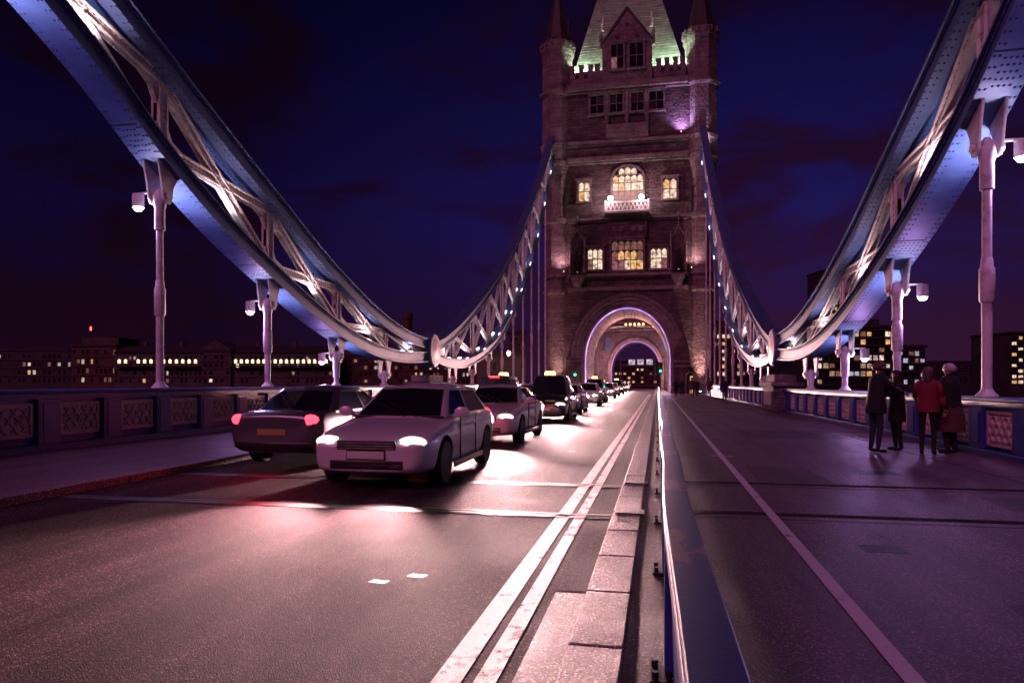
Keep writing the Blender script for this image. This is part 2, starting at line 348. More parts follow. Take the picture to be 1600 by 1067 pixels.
# ------------------------------------------------------------------ setting: river, banks, deck
XL, XR = -11.94, 6.55                  # planes of the two suspension chains
LEAN = .0145                           # kerb, barrier and lines drift slightly towards the right-hand side along the span
m = MB(); m.add([(-4000, -600, -9), (4000, -600, -9), (4000, 5000, -9), (-4000, 5000, -9)], [(0, 1, 2, 3)])
struct(m.build('river_water', 'river'))
m = MB(); m.add([(-3000, 190, -6.5), (3000, 190, -6.5), (3000, 5000, -6.5), (-3000, 5000, -6.5), (-3000, 190, -12), (3000, 190, -12)], [(0, 1, 2, 3), (4, 5, 1, 0)])
struct(m.build('river_bank_ground', 'bank'))
DY0, DY1 = -14, 240
ROADZ = -.10
def lx(x, y): return x + LEAN * y
def strip(name, x0, x1, y0, y1, z, material, lean0=True, lean1=True, parent=None, nseg=1):
    m = MB()
    ys = [y0 + (y1 - y0) * i / nseg for i in range(nseg + 1)]
    vs = []
    for y in ys: vs += [(lx(x0, y) if lean0 else x0, y, z), (lx(x1, y) if lean1 else x1, y, z)]
    m.add(vs, [(2 * i, 2 * i + 1, 2 * i + 3, 2 * i + 2) for i in range(nseg)])
    return m.build(name, material, parent)
m = MB(); m.box(-12.6, 7.2, DY0, 86, -1.6, -.13); struct(m.build('bridge_deck', 'concrete'))
m = MB(); m.box(-8.2, 3.2, 86, 260, -1.6, -.13); struct(m.build('bascule_deck', 'concrete'))
road = struct(strip('road', -7.45, -.44, DY0, DY1, ROADZ, 'asphalt', lean0=False))
# dark repaired strips and the pale concrete patch in the carriageway
struct(strip('road_patch_near_kerb', -.72, -.46, 4.8, 9.7, ROADZ + .0012, 'asphalt_patch'))
struct(strip('road_patch_pale', -.70, -.46, -6, 4.75, ROADZ + .0014, 'concrete_strip'))
m = MB(); m.add([(-6.9, 12.2, ROADZ + .0011), (-1.02, 12.2, ROADZ + .0011), (-1.0, 13.6, ROADZ + .0011), (-6.9, 13.6, ROADZ + .0011)], [(0, 1, 2, 3)])
struct(m.build('road_patch_across', 'asphalt_patch'))
# footways
struct(strip('footway_right', .10, 6.3, DY0, 86, 0, 'footway_asphalt', lean1=False))
m = MB(); m.box(-11.7, -7.6, DY0, 86, -.13, 0); struct(m.build('footway_left', 'footway_asphalt'))
m = MB()
for i in range(70):
    y0 = DY0 + i * 1.42
    m.box(-7.6, -7.46, y0, y0 + 1.41, -.13, .008)
struct(m.build('kerb_left', 'kerb_granite', bevel=.01))
# strip of tarmac between kerbstones and barrier
struct(strip('gutter_strip', -.18, .12, DY0, 86, -.045, 'gutter_tarmac'))
# granite kerbstones, each its own block
kerb = bpy.data.objects.new('kerb', None); COL.objects.link(kerb); kerb['kind'] = 'structure'
kb = MB(); kb.box(-.150, .150, 0, .955, -.12, 0)
k0 = None
y = -1.2; i = 0
while y < 84:
    if k0 is None:
        k0 = kb.build('kerb_stone', 'kerb_granite', kerb, bevel=.012, local=True); o = k0
    else:
        o = k0.copy(); COL.objects.link(o)
    o.location = (lx(-.325, y), y, -.030 + random.uniform(-.002, .002)); o.rotation_euler = (random.uniform(-.001, .001), random.uniform(-.006, .006), -LEAN + random.uniform(-.004, .004))
    y += .97; i += 1
# expansion joints: steel strips let into the carriageway and dark joints across the footway
for nm, yy in (('expansion_joint', 7.5), ('expansion_joint', 9.72)):
    m = MB(); m.box(-7.4, lx(-.47, yy), yy - .05, yy + .05, ROADZ - .01, ROADZ + .003)
    j = struct(m.build(nm, 'dark_metal'))
    m = MB(); m.box(-7.4, lx(-.47, yy), yy + .055, yy + .115, ROADZ - .01, ROADZ + .006); m.box(-7.4, lx(-.47, yy), yy - .115, yy - .085, ROADZ - .01, ROADZ + .005)
    m.build('steel_edge', 'dark_metal', j)
    m = MB(); m.box(lx(-.45, yy), lx(-.14, yy), yy - .13, yy + .10, -.04, -.022); m.build('cover_plate', 'concrete_strip', j, bevel=.004)
    m = MB(); m.box(.30, 6.2, yy - .30, yy - .255, 0, .0025); m.build('footway_joint', 'footway_patch', j)
    m = MB(); m.box(.30, 6.2, yy - .10, yy + .06, 0, .003); m.build('footway_cover', 'asphalt_patch', j)
# pavers seams beside the parapet
ps = MB()
for yy in [1.5 * k + .6 for k in range(0, 24)]: ps.box(5.0, 6.2, yy, yy + .02, 0, .003)
ps.box(4.98, 5.0, 0, 36, 0, .003)
struct(ps.build('footway_paving_joint', 'seam'))
# gum spots and grit, too many and too small to count
fl = MB(); rf_ = random.Random(11)
for _ in range(420):
    x_, y_ = rf_.uniform(.4, 6.0), 1.6 + 26 * rf_.random() ** 1.6; r_ = rf_.uniform(.010, .028); a0 = rf_.random() * 6
    fl.add([(x_ + r_ * math.cos(a0 + k) * rf_.uniform(.7, 1.2), y_ + r_ * math.sin(a0 + k) * rf_.uniform(.7, 1.2), .0012) for k in (0, 1.05, 2.1, 3.14, 4.19, 5.24)], [(0, 1, 2, 3, 4, 5)])
mat('gum', (.22, .17, .20), .6)
tag(fl.build('gum_spots', 'gum'), 'small pale gum spots and grit strewn over the footway', 'litter', kind='stuff')
for x_, y_, w_, d_ in ((1.9, 6.1, .34, .26), (3.4, 11.2, .60, .45)):
    m = MB(); m.box(x_ - w_ / 2, x_ + w_ / 2, y_ - d_ / 2, y_ + d_ / 2, -.01, .0022); o = struct(m.build('footway_cover', 'dark_metal'))
    m = MB()
    for k in range(6): m.box(x_ - w_ / 2 + .02, x_ + w_ / 2 - .02, y_ - d_ / 2 + d_ * (k + .35) / 6, y_ - d_ / 2 + d_ * (k + .65) / 6, .0022, .0035)
    m.build('tread_rib', 'dark_metal', o)
for x_, y_, w_, d_ in ((3.2, 4.2, 2.2, 1.1), (4.6, 8.6, 1.6, .9), (2.0, 10.8, 1.0, 1.9), (3.6, 19, 2.4, 2.8)):
    m = MB(); m.add([(x_ - w_ / 2, y_ - d_ / 2, .0015), (x_ + w_ / 2, y_ - d_ / 2 + .05, .0015), (x_ + w_ / 2 - .04, y_ + d_ / 2, .0015), (x_ - w_ / 2 + .06, y_ + d_ / 2 - .03, .0015)], [(0, 1, 2, 3)]); struct(m.build('footway_patch', 'footway_patch'))
for x_, y_ in ((-1.95, 4.75), (-1.72, 4.95), (-1.58, 14.5)):
    m = MB(); m.add([(x_ - .07, y_ - .03, ROADZ + .0015), (x_ + .06, y_ - .045, ROADZ + .0015), (x_ + .08, y_ + .03, ROADZ + .0015), (x_ - .05, y_ + .045, ROADZ + .0015)], [(0, 1, 2, 3)]); struct(m.build('road_stud_mark', 'worn_white'))
# painted markings
def marking(name, x0, x1, y0, y1, z, material, n=30):
    return struct(strip(name, x0, x1, y0, y1, z, material, nseg=n))
marking('road_marking_outer_line', -1.09, -.945, DY0, 84, ROADZ + .0030, 'worn_yellow')
marking('road_marking_inner_line', -.885, -.775, DY0, 84, ROADZ + .0032, 'very_worn_yellow')
marking('footway_marking_line', 1.10, 1.195, DY0, 80, .005, 'worn_white')
m = MB(); m.box(1.16, 1.56, 13.15, 13.22, .0, .0045); struct(m.build('footway_marking_tick', 'worn_white'))


# ------------------------------------------------------------------ blue steel barrier between road and footway
bar = thing('crash_barrier', 'dark blue steel barrier with flat chipped top between road and footway', 'barrier', (.15, 0, -.02))
ys = [-3 + .35 * i for i in range(120)] + [39 + 2.6 * i for i in range(17)]
def wob(y): return .010 * math.sin(y * 1.35) + .007 * math.sin(y * .62 + 1)
BZ = .76
def bsweep(x0, x1, z0, z1, taper=0):
    mb = MB(); vs = []
    for y in ys:
        c = lx(0, y) + wob(y)
        vs += [(c + x0 + taper, y, z0), (c + x1 - taper, y, z0), (c + x1, y, z1), (c + x0, y, z1)]
    fs = [(0, 1, 2, 3)]
    for i in range(len(ys) - 1):
        a, b = 4 * i, 4 * i + 4
        for k in range(4): fs.append((a + k, b + k, b + (k + 1) % 4, a + (k + 1) % 4))
    mb.add(vs, fs); return mb
bsweep(.040, .172, BZ - .035, BZ).build('top_plate', 'barrier_blue', bar, bevel=.006)
bsweep(.036, .056, BZ - .10, BZ - .036).build('edge_lip', 'barrier_edge', bar, bevel=.006)
bsweep(.156, .176, BZ - .09, BZ - .036).build('edge_lip', 'barrier_edge', bar, bevel=.006)
bsweep(.058, .150, .06, BZ - .037, .02).build('side_plate', 'deep_blue_paint', bar)
pm = MB(); pm.box(-.04, .04, -.05, .05, -.02, .62); p0 = None
fm = MB(); fm.box(-.07, .05, -.10, .10, -.02, .0)
for a, b in ((-.045, -.07), (-.045, .07), (.02, -.07)): fm.tube((a, b, 0), (a, b, .035), .016, n=6)
y = -2.2; f0 = None
while y < 80:
    if p0 is None:
        p0 = pm.build('post', 'deep_blue_paint', bar, local=True); f0 = fm.build('bolted_foot', 'dark_metal', bar, local=True); p, ft = p0, f0
    else:
        p = p0.copy(); COL.objects.link(p); ft = f0.copy(); COL.objects.link(ft)
    p.location = (lx(.07, y) - .15, y, .02); ft.location = (lx(.03, y) - .15, y, -.003)
    y += 1.85

# ------------------------------------------------------------------ ornate parapets
def panel_mesh():
    """cast panel in the local YZ plane facing +X: frame, paired quatrefoil rings and leaf bars"""
    m = MB(); W, H0 = .50, .33
    m.box(-.05, -.02, -W, W, -H0, H0)
    for a, b, c, d in ((-W, W, -H0, -H0 + .05), (-W, W, H0 - .05, H0), (-W, -W + .05, -H0 + .05, H0 - .05), (W - .05, W, -H0 + .05, H0 - .05)): m.box(-.02, .022, a, b, c, d)
    def ring(cy, cz, r, t, a0=0, a1=360, n=14):
        pts = []
        for i in range(n + 1):
            u = R(a0 + (a1 - a0) * i / n); pts.append((math.cos(u), math.sin(u)))
        vs = []
        for c, s in pts: vs += [(-.02, cy + c * (r - t), cz + s * (r - t)), (.03, cy + c * (r - t * .6), cz + s * (r - t * .6)), (.03, cy + c * (r + t * .6), cz + s * (r + t * .6)), (-.02, cy + c * (r + t), cz + s * (r + t))]
        m.add(vs, [(4 * i + k, 4 * i + 4 + k, 4 * i + 5 + k, 4 * i + 1 + k) for i in range(n) for k in range(3)])
    for cy in (-.225, .225):
        for dy, dz in ((0, .13), (0, -.13), (.10, 0), (-.10, 0)): ring(cy + dy, dz, .105, .020)
        m.lathe([(.05, 0), (.045, .04), (.0, .06)], 8, (-.02, cy, 0), axis='X')
        for a in (45, 135, 225, 315):
            c, s = math.cos(R(a)), math.sin(R(a)); m.beam((.0, cy + c * .12, s * .16), (.0, cy + c * .24, s * .33), .03, .04)
    return m
def make_parapet(side):
    X = XR - .05 if side > 0 else XL + .03
    s = -1 if side > 0 else 1                     # inward direction
    dz = 0 if side > 0 else .14
    root = thing('parapet', 'blue iron parapet with cream cast panels along the walkers\' footway' if side > 0 else 'blue iron parapet with cream cast panels beyond the traffic', 'parapet', (X, 0, 0), 0, 'bridge parapets')
    Y0, Y1 = -4, 84
    m = MB(); m.box(X - .26, X + .26, Y0, Y1, -.1, .10 + dz * .3); m.build('plinth', 'deep_blue_paint', root, bevel=.02)
    m = MB(); m.box(X - .10, X + .10, Y0, Y1, .105 + dz * .3, .92 + dz); m.build('back_plate', 'deep_blue_paint', root)
    m = MB(); m.box(X - .25, X + .25, Y0, Y1, 1.00 + dz, 1.085 + dz); m.build('top_rail', 'rail_blue', root, bevel=.025)
    m = MB(); m.box(X - .19, X + .19, Y0, Y1, .90 + dz, .995 + dz); m.build('under_rail', 'deep_blue_paint', root)
    pan = panel_mesh(); pm = post = None; y = 14.0 - 1.643 * 10
    while y < 84:
        if not (33.2 < y < 38.6):
            if pm is None:
                pm = pan.build('cast_panel', 'cream_paint', root, local=True); o = pm
                if s < 0: o.rotation_euler = (0, 0, math.pi)
                q = MB(); q.box(-.24, -.0, -.26, .26, .11, .89 + dz); q.box(-.255, -.24, -.16, .16, .20, .80 + dz)
                post = q.build('post', 'deep_blue_paint', root, local=True, bevel=.012); po = post
                if s > 0: po.rotation_euler = (0, 0, math.pi)
            else:
                o = pm.copy(); COL.objects.link(o); po = post.copy(); COL.objects.link(po)
            o.location = (s * .155, y, .50 + dz * .9); po.location = (0, y + .8215, 0)
        y += 1.643
    # masonry pedestal under the chain pin
    m = MB(); m.box(X - .62, X + .62, 34.3, 37.7, -.1, 1.15); m.build('pedestal', 'pier_stone', root, bevel=.04)
    m = MB(); m.box(X - .74, X + .74, 34.15, 37.85, 1.153, 1.38); m.box(X - .5, X + .5, 34.7, 37.3, 1.383, 1.75); m.build('pedestal_cap', 'dressed_stone', root, bevel=.04)
    m = MB(); m.box(X + s * .62, X + s * .645, 35.0, 37.0, .25, .95); m.build('pedestal_panel', 'cream_paint', root, bevel=.01)
    return root
make_parapet(1); make_parapet(-1)

# ------------------------------------------------------------------ suspension chains
UP = [(-6, 20.2), (0, 16.5), (6, 13.55), (11, 11.25), (13.6, 10.08), (15.1, 9.40), (17.8, 8.28), (20.7, 7.10), (23.7, 5.95), (27, 4.92), (30, 4.22), (32.6, 3.86), (35.4, 3.68)]
LO = [(-6, 23.5), (0, 17.8), (6, 12.95), (11.4, 8.95), (12.9, 7.97), (14.8, 6.75), (16.4, 5.92), (20.2, 4.42), (25.3, 2.95), (28, 2.50), (31, 2.32), (35.4, 2.46)]
LO = [(-6, 18.0), (0, 13.9), (6, 11.15), (8.5, 10.1), (11.4, 8.75)] + LO[4:]
UF = [(36.6, 3.66), (38, 3.90), (40, 4.48), (46.9, 7.1), (52, 9.35), (56, 11.4), (59, 13.0), (64.4, 16.4), (72.3, 21.8), (74.4, 23.4), (80, 27.9), (86.5, 33.1), (88, 34.3)]
LF = [(36.6, 2.46), (39, 2.26), (42, 2.26), (44.8, 2.54), (48.5, 3.25), (52.9, 4.50), (58, 6.75), (64.4, 10.2), (70, 14.2), (74.4, 17.9), (80, 23.4), (86.5, 30.4), (88, 32.0)]
def spline(pts):
    xs = np.array([p[0] for p in pts], float); zs = np.array([p[1] for p in pts], float)
    h = np.diff(xs); d = np.diff(zs) / h; mm = np.empty(len(xs)); mm[0], mm[-1] = d[0], d[-1]
    mm[1:-1] = (d[:-1] * h[1:] + d[1:] * h[:-1]) / (h[:-1] + h[1:])
    def f(x):
        i = int(min(max(np.searchsorted(xs, x) - 1, 0), len(h) - 1)); t = (x - xs[i]) / h[i]
        return float((2*t**3-3*t*t+1)*zs[i] + (t**3-2*t*t+t)*h[i]*mm[i] + (-2*t**3+3*t*t)*zs[i+1] + (t**3-t*t)*h[i]*mm[i+1])
    return f
up_n, lo_n, up_f, lo_f = spline(UP), spline(LO), spline(UF), spline(LF)
STEP = 4.93
def rivet(m, p, nrm, r=.027):
    r *= 1.3
    n = Vector(nrm).normalized(); a = n.orthogonal().normalized(); b = n.cross(a); p = Vector(p)
    vs = [p + (a * math.cos(i * math.pi / 3) + b * math.sin(i * math.pi / 3)) * r for i in range(6)] + [p + n * r * .75]
    m.add(vs, [(i, (i + 1) % 6, 6) for i in range(6)])
def member(root, p, q, wd, rivets, s, name='brace', plates=True):
    """riveted I-shaped lattice bar in the plane of the chain"""
    m = MB(); P, Q = Vector(p), Vector(q); d = (Q - P).normalized(); n = Vector((1, 0, 0)).cross(d).normalized()
    m.beam(P, Q, wd, .10)
    for k in (-1, 1): m.beam(P + n * (k * (wd / 2 - .022)), Q + n * (k * (wd / 2 - .022)), .044, .22)
    o = m.build(name, 'white_paint', root)
    L = (Q - P).length; X = p[0] + s * .053
    if rivets is not None:
        k = .35
        while k < L - .3:
            for e in (-1, 1):
                c = P + d * k + n * (e * (wd / 2 - .085)); rivet(rivets, (X, c.y, c.z), (s, 0, 0), .022)
            k += .16
    return o
def node_plate(root, c, dirs, r, hw, th, rivets, s):
    """gusset plate with concave sides between the members that meet in it"""
    ang = sorted(math.atan2(d[1], d[0]) % (2 * math.pi) for d in dirs); pts = []
    for i, a in enumerate(ang):
        u = (math.cos(a), math.sin(a)); v = (-u[1], u[0])
        pts += [(c[1] + u[0] * r - v[0] * hw, c[2] + u[1] * r - v[1] * hw), (c[1] + u[0] * r + v[0] * hw, c[2] + u[1] * r + v[1] * hw)]
        a2 = ang[(i + 1) % len(ang)]; da = (a2 - a) % (2 * math.pi); mid = a + da / 2
        rr = min(hw / max(math.sin(da / 2), .25) * 1.25, r * .8)
        for f in (-.16, 0, .16): pts.append((c[1] + math.cos(mid + f * da) * rr * (1 + abs(f)), c[2] + math.sin(mid + f * da) * rr * (1 + abs(f))))
    m = MB(); m.prism(pts, 'X', c[0] - th / 2, c[0] + th / 2)
    m.build('gusset_plate', 'white_paint', root)
    if rivets is not None:
        for a in ang:
            u = (math.cos(a), math.sin(a)); v = (-u[1], u[0])
            for k in (.25, .42, .59, .76, .92):
                for e in (-.62, .62): rivet(rivets, (c[0] + s * th / 2, c[1] + u[0] * r * k + v[0] * hw * e, c[2] + u[1] * r * k + v[1] * hw * e), (s, 0, 0), .022)
def make_link(side, near):
    X = XR if side > 0 else XL; s = -1 if side > 0 else 1
    up, lo = (up_n, lo_n) if near else (up_f, lo_f)
    y0, y1 = (-5.5, 35.35) if near else (36.65, 87.5)
    where = 'above the walkers' if side > 0 else 'beyond the traffic'
    root = thing('suspension_chain', ('near blue chain link with pale lattice leaving frame, ' if near else 'far blue chain link with pale lattice rising to the tower, ') + where, 'bridge chain', (X, y0, 0), 0, 'suspension chain links')
    n = 74 if near else 80
    ys = [y0 + (y1 - y0) * i / n for i in range(n + 1)]
    U = np.array([up(y) for y in ys]); L = np.array([lo(y) for y in ys])
    def chord(name, base, sg, mirror):
        # box web, two flanges and a raised cover strip
        a = MB()
        z = lambda k: base + sg * k
        def bars(x, k0, k1): lo_, hi_ = (z(k0), z(k1)) if sg > 0 else (z(k1), z(k0)); a.sweepY(ys, X - x, X + x, lo_, hi_)
        bars(.385 if not mirror else .40, 0, .045); bars(.30, .045, .50); bars(.40 if not mirror else .36, .50, .55)
        o = a.build(name, 'blue_paint', root)
        # lacing angle on the inner web
        e = MB(); x0, x1 = sorted((X + s * .302, X + s * .33))
        for k0, k1 in ((.05, .12), (.42, .495)):
            lo_, hi_ = (z(k0), z(k1)) if sg > 0 else (z(k1), z(k0)); e.sweepY(ys, x0, x1, lo_, hi_)
        e.build('angle_strip', 'blue_paint', o)
        return o
    uc = chord('upper_chord', U, -1, True); lc = chord('lower_chord', L, 1, False)
    rv = MB() if near else None
    wr = MB() if near else None
    if near:
        y = 5.0
        while y < 34.8:
            zl, zu = lo(y), up(y); sl = (lo(y + .05) - lo(y - .05)) / .1; su = (up(y + .05) - up(y - .05)) / .1
            for x in (-.345, -.255, .255, .345): rivet(rv, (X + x, y, zl), (0, sl, -1), .024)
            for x in (-.33, -.22, .22, .33): rivet(rv, (X + x, y, zu - .55), (0, su, -1), .024)
            for k in (.085, .458): rivet(rv, (X + s * .33, y, zl + k), (s, 0, 0), .022); rivet(rv, (X + s * .33, y, zu - k), (s, 0, 0), .022)
            y += .19
        for k in range(2, 7):
            yy = 15.0 + STEP * (k - 3) - 1.15
            if 4 < yy < 33:
                sl = (lo(yy + .1) - lo(yy - .1)) / .2
                sm = MB(); sm.beam((X - .385, yy, lo(yy) - .002), (X + .30, yy, lo(yy) - .002), .03, .012, (0, sl, -1)); sm.build('plate_seam', 'seam', lc)
                for a in (.12, .24, .36, .48, .60):
                    for x in (-.15, -.05, .05, .15): rivet(rv, (X + x, yy + a, lo(yy + a)), (0, sl, -1), .022)
    ks = [15.0 + STEP * (k - 4) for k in range(0, 8)] if near else [41.0 + STEP * k for k in range(0, 10)]
    ks = [y for y in ks if y0 + .8 < y < y1 - .8]
    nodes = [(y, lo(y) + .56, up(y) - .56) for y in ks]
    for y, a, b in nodes:
        if b - a > .25: member(root, (X, y, a - .03), (X, y, b + .03), .34, wr, s, 'post')
    spans = list(zip(nodes[:-1], nodes[1:]))
    ends = (y1, (lo(y1) + up(y1)) / 2)
    for (ya, a0, a1), (yb, b0, b1) in spans:
        p1, q1 = Vector((X, ya, a1)), Vector((X, yb, b0)); p2, q2 = Vector((X, ya, a0)), Vector((X, yb, b1))
        # crossing point
        t = None; d1, d2 = q1 - p1, q2 - p2; den = d1.y * d2.z - d1.z * d2.y
        t = ((p2.y - p1.y) * d2.z - (p2.z - p1.z) * d2.y) / den; c = p1 + d1 * t
        member(root, p1, q1, .30, wr, s); 
        # the second diagonal is cut by the first: two halves
        e = d2.normalized()
        member(root, p2, c - e * .13, .27, wr, s); member(root, c + e * .13, q2, .27, wr, s)
        ds = [(-d1.y, -d1.z), (d1.y, d1.z), (-d2.y, -d2.z), (d2.y, d2.z)]
        node_plate(root, c, ds, .60, .165, .125, wr, s)
        for nd, sgn, others in ((p1, -1, (d1,)), (q1, 1, (-d1,)), (p2, 1, (d2,)), (q2, -1, (-d2,))):
            u = others[0].normalized(); tang = Vector((0, 1, ((up if sgn < 0 else lo)(nd.y + .1) - (up if sgn < 0 else lo)(nd.y - .1)) / .2)).normalized()
            g = MB(); k = 1 if u.y > 0 else -1
            A = nd + tang * (k * .72); B = nd + u * .78; v = Vector((0, -u.z, u.y))
            B2 = B + v * (.15 if (v.dot(A - B) > 0) else -.15); Cc = nd + Vector((0, 0, sgn * .62)); C2 = Cc + Vector((0, k * .17, 0))
            B3 = B + v * (-.15 if (v.dot(A - B) > 0) else .15)
            mid1 = (A + B2) / 2 + (nd - (A + B2) / 2) * .25; mid2 = (B3 + C2) / 2 + (nd - (B3 + C2) / 2) * .22
            g.prism([(p.y, p.z) for p in (nd, A, mid1, B2, B3, mid2, C2, Cc)], 'X', X - .066, X + .066)
            g.build('gusset_plate', 'white_paint', root)
            if wr is not None:
                for f in (.25, .4, .55, .7, .85):
                    for w2 in (-.09, .09):
                        c3 = nd + u * (f * .78) + v * w2; rivet(wr, (X + s * .066, c3.y, c3.z), (s, 0, 0), .021)
                    c3 = nd + tang * (k * f * .66) + Vector((0, 0, sgn * .07)); rivet(wr, (X + s * .066, c3.y, c3.z), (s, 0, 0), .021)
    # short end panel towards the pin
    if near:
        y, a, b = nodes[-1]; e = (lo(33.4) + .56, up(33.4) - .56)
        member(root, (X, y, b), (X, 33.6, lo(33.6) + .5), .24, wr, s)
        m = MB(); m.prism([(33.2, lo(33.2) + .54), (34.9, lo(34.9) + .54), (34.9, up(34.9) - .54), (33.2, up(33.2) - .54)], 'X', X - .08, X + .08); m.build('end_plate', 'white_paint', root)
    else:
        y, a, b = nodes[0]
        member(root, (X, y, b), (X, 38.9, lo(38.9) + .5), .24, None, s)
        m = MB(); m.prism([(37.1, lo(37.1) + .54), (39.2, lo(39.2) + .54), (39.2, up(39.2) - .54), (37.1, up(37.1) - .54)], 'X', X - .08, X + .08); m.build('end_plate', 'white_paint', root)
    if near:
        tag(rv.build('rivets', 'rivet_blue', lc), kind='stuff'); o = wr.build('lattice_rivets', 'rivet_white', root); tag(o, kind='stuff')
    # strip luminaires on the lower chord that wash the lattice; the pink inner row is added fill
    mids = [(a + b) / 2 for a, b in zip(ks[:-1], ks[1:])]
    first = None
    for y in mids + ([32.6] if near else [39.3]):
        sl = (lo(y + .2) - lo(y - .2)) / .4
        m = MB(); m.beam((X - s * .22, y - .25, lo(y - .25) + .60), (X - s * .22, y + .25, lo(y + .25) + .60), .05, .10, (1, 0, 0))
        m.build('strip_luminaire', 'lamp_white', root)
        lamp('SPOT', (X - s * .20, y, lo(y) + .74), 14 if near else 60, (.80, .82, 1), .10, root, aim=(X - s * .05, y, lo(y) + 3), size=160, blend=.5)
        m = MB(); m.beam((X + s * .30, y - .25, lo(y - .25) + .58), (X + s * .30, y + .25, lo(y + .25) + .58), .04, .06, (1, 0, 0)); m.build('strip_luminaire', 'fill_pink', root)  # added strip, hidden behind the chord, brightens the lattice's road side
        lamp('SPOT', (X + s * .36, y, lo(y) + .62), 100 if near else 90, (1, .66, .70), .06, root, aim=(X - s * .12, y, lo(y) + 2.6), size=150, blend=.6)
    return root
for side in (-1, 1):
    for near in (True, False): make_link(side, near)
    # pin with its round medallion
    X = XR if side > 0 else XL; s = -1 if side > 0 else 1; zc = 3.10
    pin = thing('chain_pin', 'round red and cream medallion on the chain joint above ' + ('the walkers\' parapet' if side > 0 else 'the far parapet'), 'medallion', (X, 36, zc - .95), 0, 'chain joint medallions')
    m = MB(); m.lathe([(.90, -.46), (.95, -.42), (.95, .42), (.90, .46)], 28, (X, 36, zc), axis='X'); smooth_angle(m.build('drum', 'blue_paint', pin))
    for e in (-1, 1):
        m = MB(); m.lathe([(.86, 0), (.86, e * .05), (.62, e * .07), (.60, e * .03)] if e > 0 else [(.60, e * .03), (.62, e * .07), (.86, e * .05), (.86, 0)], 28, (X + e * .463, 36, zc), axis='X'); smooth_angle(m.build('ring', 'cream_paint', pin))
        m = MB(); m.lathe([(.60, 0), (.58, e * .045), (.2, e * .07), (.05, e * .08)] if e > 0 else [(.05, e * .08), (.2, e * .07), (.58, e * .045), (.60, 0)], 24, (X + e * .475, 36, zc), axis='X'); smooth_angle(m.build('roundel', 'red_paint', pin))

# ------------------------------------------------------------------ hanger rods and their floodlights
def hanger(side, y, near, idx):
    X = XR if side > 0 else XL; dz = 0 if side > 0 else .14
    s = -1 if side > 0 else 1
    z0 = 1.088 + dz; z1 = (lo_n if near else lo_f)(y); h = z1 - z0
    nm = ORD[idx] if idx is not None else ''
    lab = ('pale hanger rod beside the camera just out of view on ' + ('the walkers\' parapet' if side > 0 else 'the far parapet')) if idx is None else nm + (' pale hanger rod counted from the camera, on the walkers\' parapet' if side > 0 else ' pale hanger rod counted from the camera, on the parapet beyond the traffic')
    r = thing('hanger_rod', lab, 'hanger rod', (X, y, z0), 0, 'hanger rods')
    m = MB(); m.lathe([(.20, 0), (.19, .03), (.14, .08), (.105, .13), (.10, .16)], 16, (X, y, z0)); smooth_angle(m.build('foot', 'white_paint', r))
    top = z1 - .78
    if h > 1.6:
        m = MB(); m.lathe([(.092, .12), (.092, h * .34), (.088, h * .34 + .02), (.082, h - 1.05)], 14, (X, y, z0)); smooth_angle(m.build('rod', 'white_paint', r))
        zs = z0 + h * .34; L = min(.62, h * .2)
        m = MB(); m.lathe([(.10, -.06), (.135, 0), (.135, L), (.11, L + .05), (.10, L + .20), (.085, L + .23)], 14, (X, y, zs)); smooth_angle(m.build('sleeve', 'white_paint', r))
    if h > .9:
        m = MB(); m.lathe([(.09, max(h - 1.5, .10)), (.125, max(h - 1.48, .12)), (.125, h - .95), (.15, h - .86), (.16, h - .72), (.13, h - .55), (.05, h - .46)], 14, (X, y, z0)); smooth_angle(m.build('socket', 'white_paint', r))
        sl = ((lo_n if near else lo_f)(y + .3) - (lo_n if near else lo_f)(y - .3)) / .6
        for e in (-1, 1):
            m = MB(); zz = z1 + .01
            pts = [(y - .34, zz - .34 * sl), (y - .20, zz - .42), (y - .15, zz - .72), (y - .09, zz - .84), (y + .09, zz - .84), (y + .15, zz - .72), (y + .20, zz - .42), (y + .34, zz + .34 * sl)]
            m.prism(pts, 'X', X + e * .175, X + e * .235); m.build('fork_plate', 'white_paint', r, bevel=.01)
        m = MB(); m.tube((X - .29, y, z1 - .66), (X + .29, y, z1 - .66), .085, n=14); smooth_angle(m.build('fork_pin', 'white_paint', r))
    return z1
for side in (-1, 1):
    idx = 0
    for k in range(4):
        y = 15.0 + STEP * k; z1 = hanger(side, y, True, idx); idx += 1
    o_ = hanger(side, 15.0 - STEP, True, None)
    for k in range(9):
        y = 41.0 + STEP * k; hanger(side, y, False, idx); idx += 1
    X = XR if side > 0 else XL; s = -1 if side > 0 else 1
    for k in (-1, 0, 1, 2):
        y = 15.0 + STEP * k; z = lo_n(y) - .60; xo = X - s * .62
        lab = ('white floodlight just out of view beside the camera on ' + ('the walkers\' side' if side > 0 else 'the far side')) if k < 0 else ('white floodlight on the %s hanger rod of the ' % ORD[k]) + ('walkers\' parapet' if side > 0 else 'parapet beyond the traffic')
        f = thing('floodlight', lab, 'floodlight', (xo, y, z - .5), 0, 'chain floodlights')
        m = MB(); m.beam((X - s * .24, y, z + .06), (xo, y, z + .06), .05, .05, (0, 1, 0)); m.build('bracket', 'white_paint', f)
        m = MB(); m.lathe([(.13, .05), (.14, .02), (.14, -.28), (.12, -.30)], 14, (xo, y, z)); smooth_angle(m.build('housing', 'white_paint', f))
        m = MB(); m.lathe([(.10, -.302), (.105, -.32), (.08, -.36), (.03, -.38)], 14, (xo, y, z)); m.build('lens', 'lamp_white', f, smooth=True)
        lamp('POINT', (xo, y, z - .66), 110, (.66, .36, 1), .22, f)
        lamp('SPOT', (xo, y, z - .62), 300, (.88, .82, 1), .20, f, aim=(X - s * .1, y + .5, lo_n(y + .5)), size=118, blend=1)

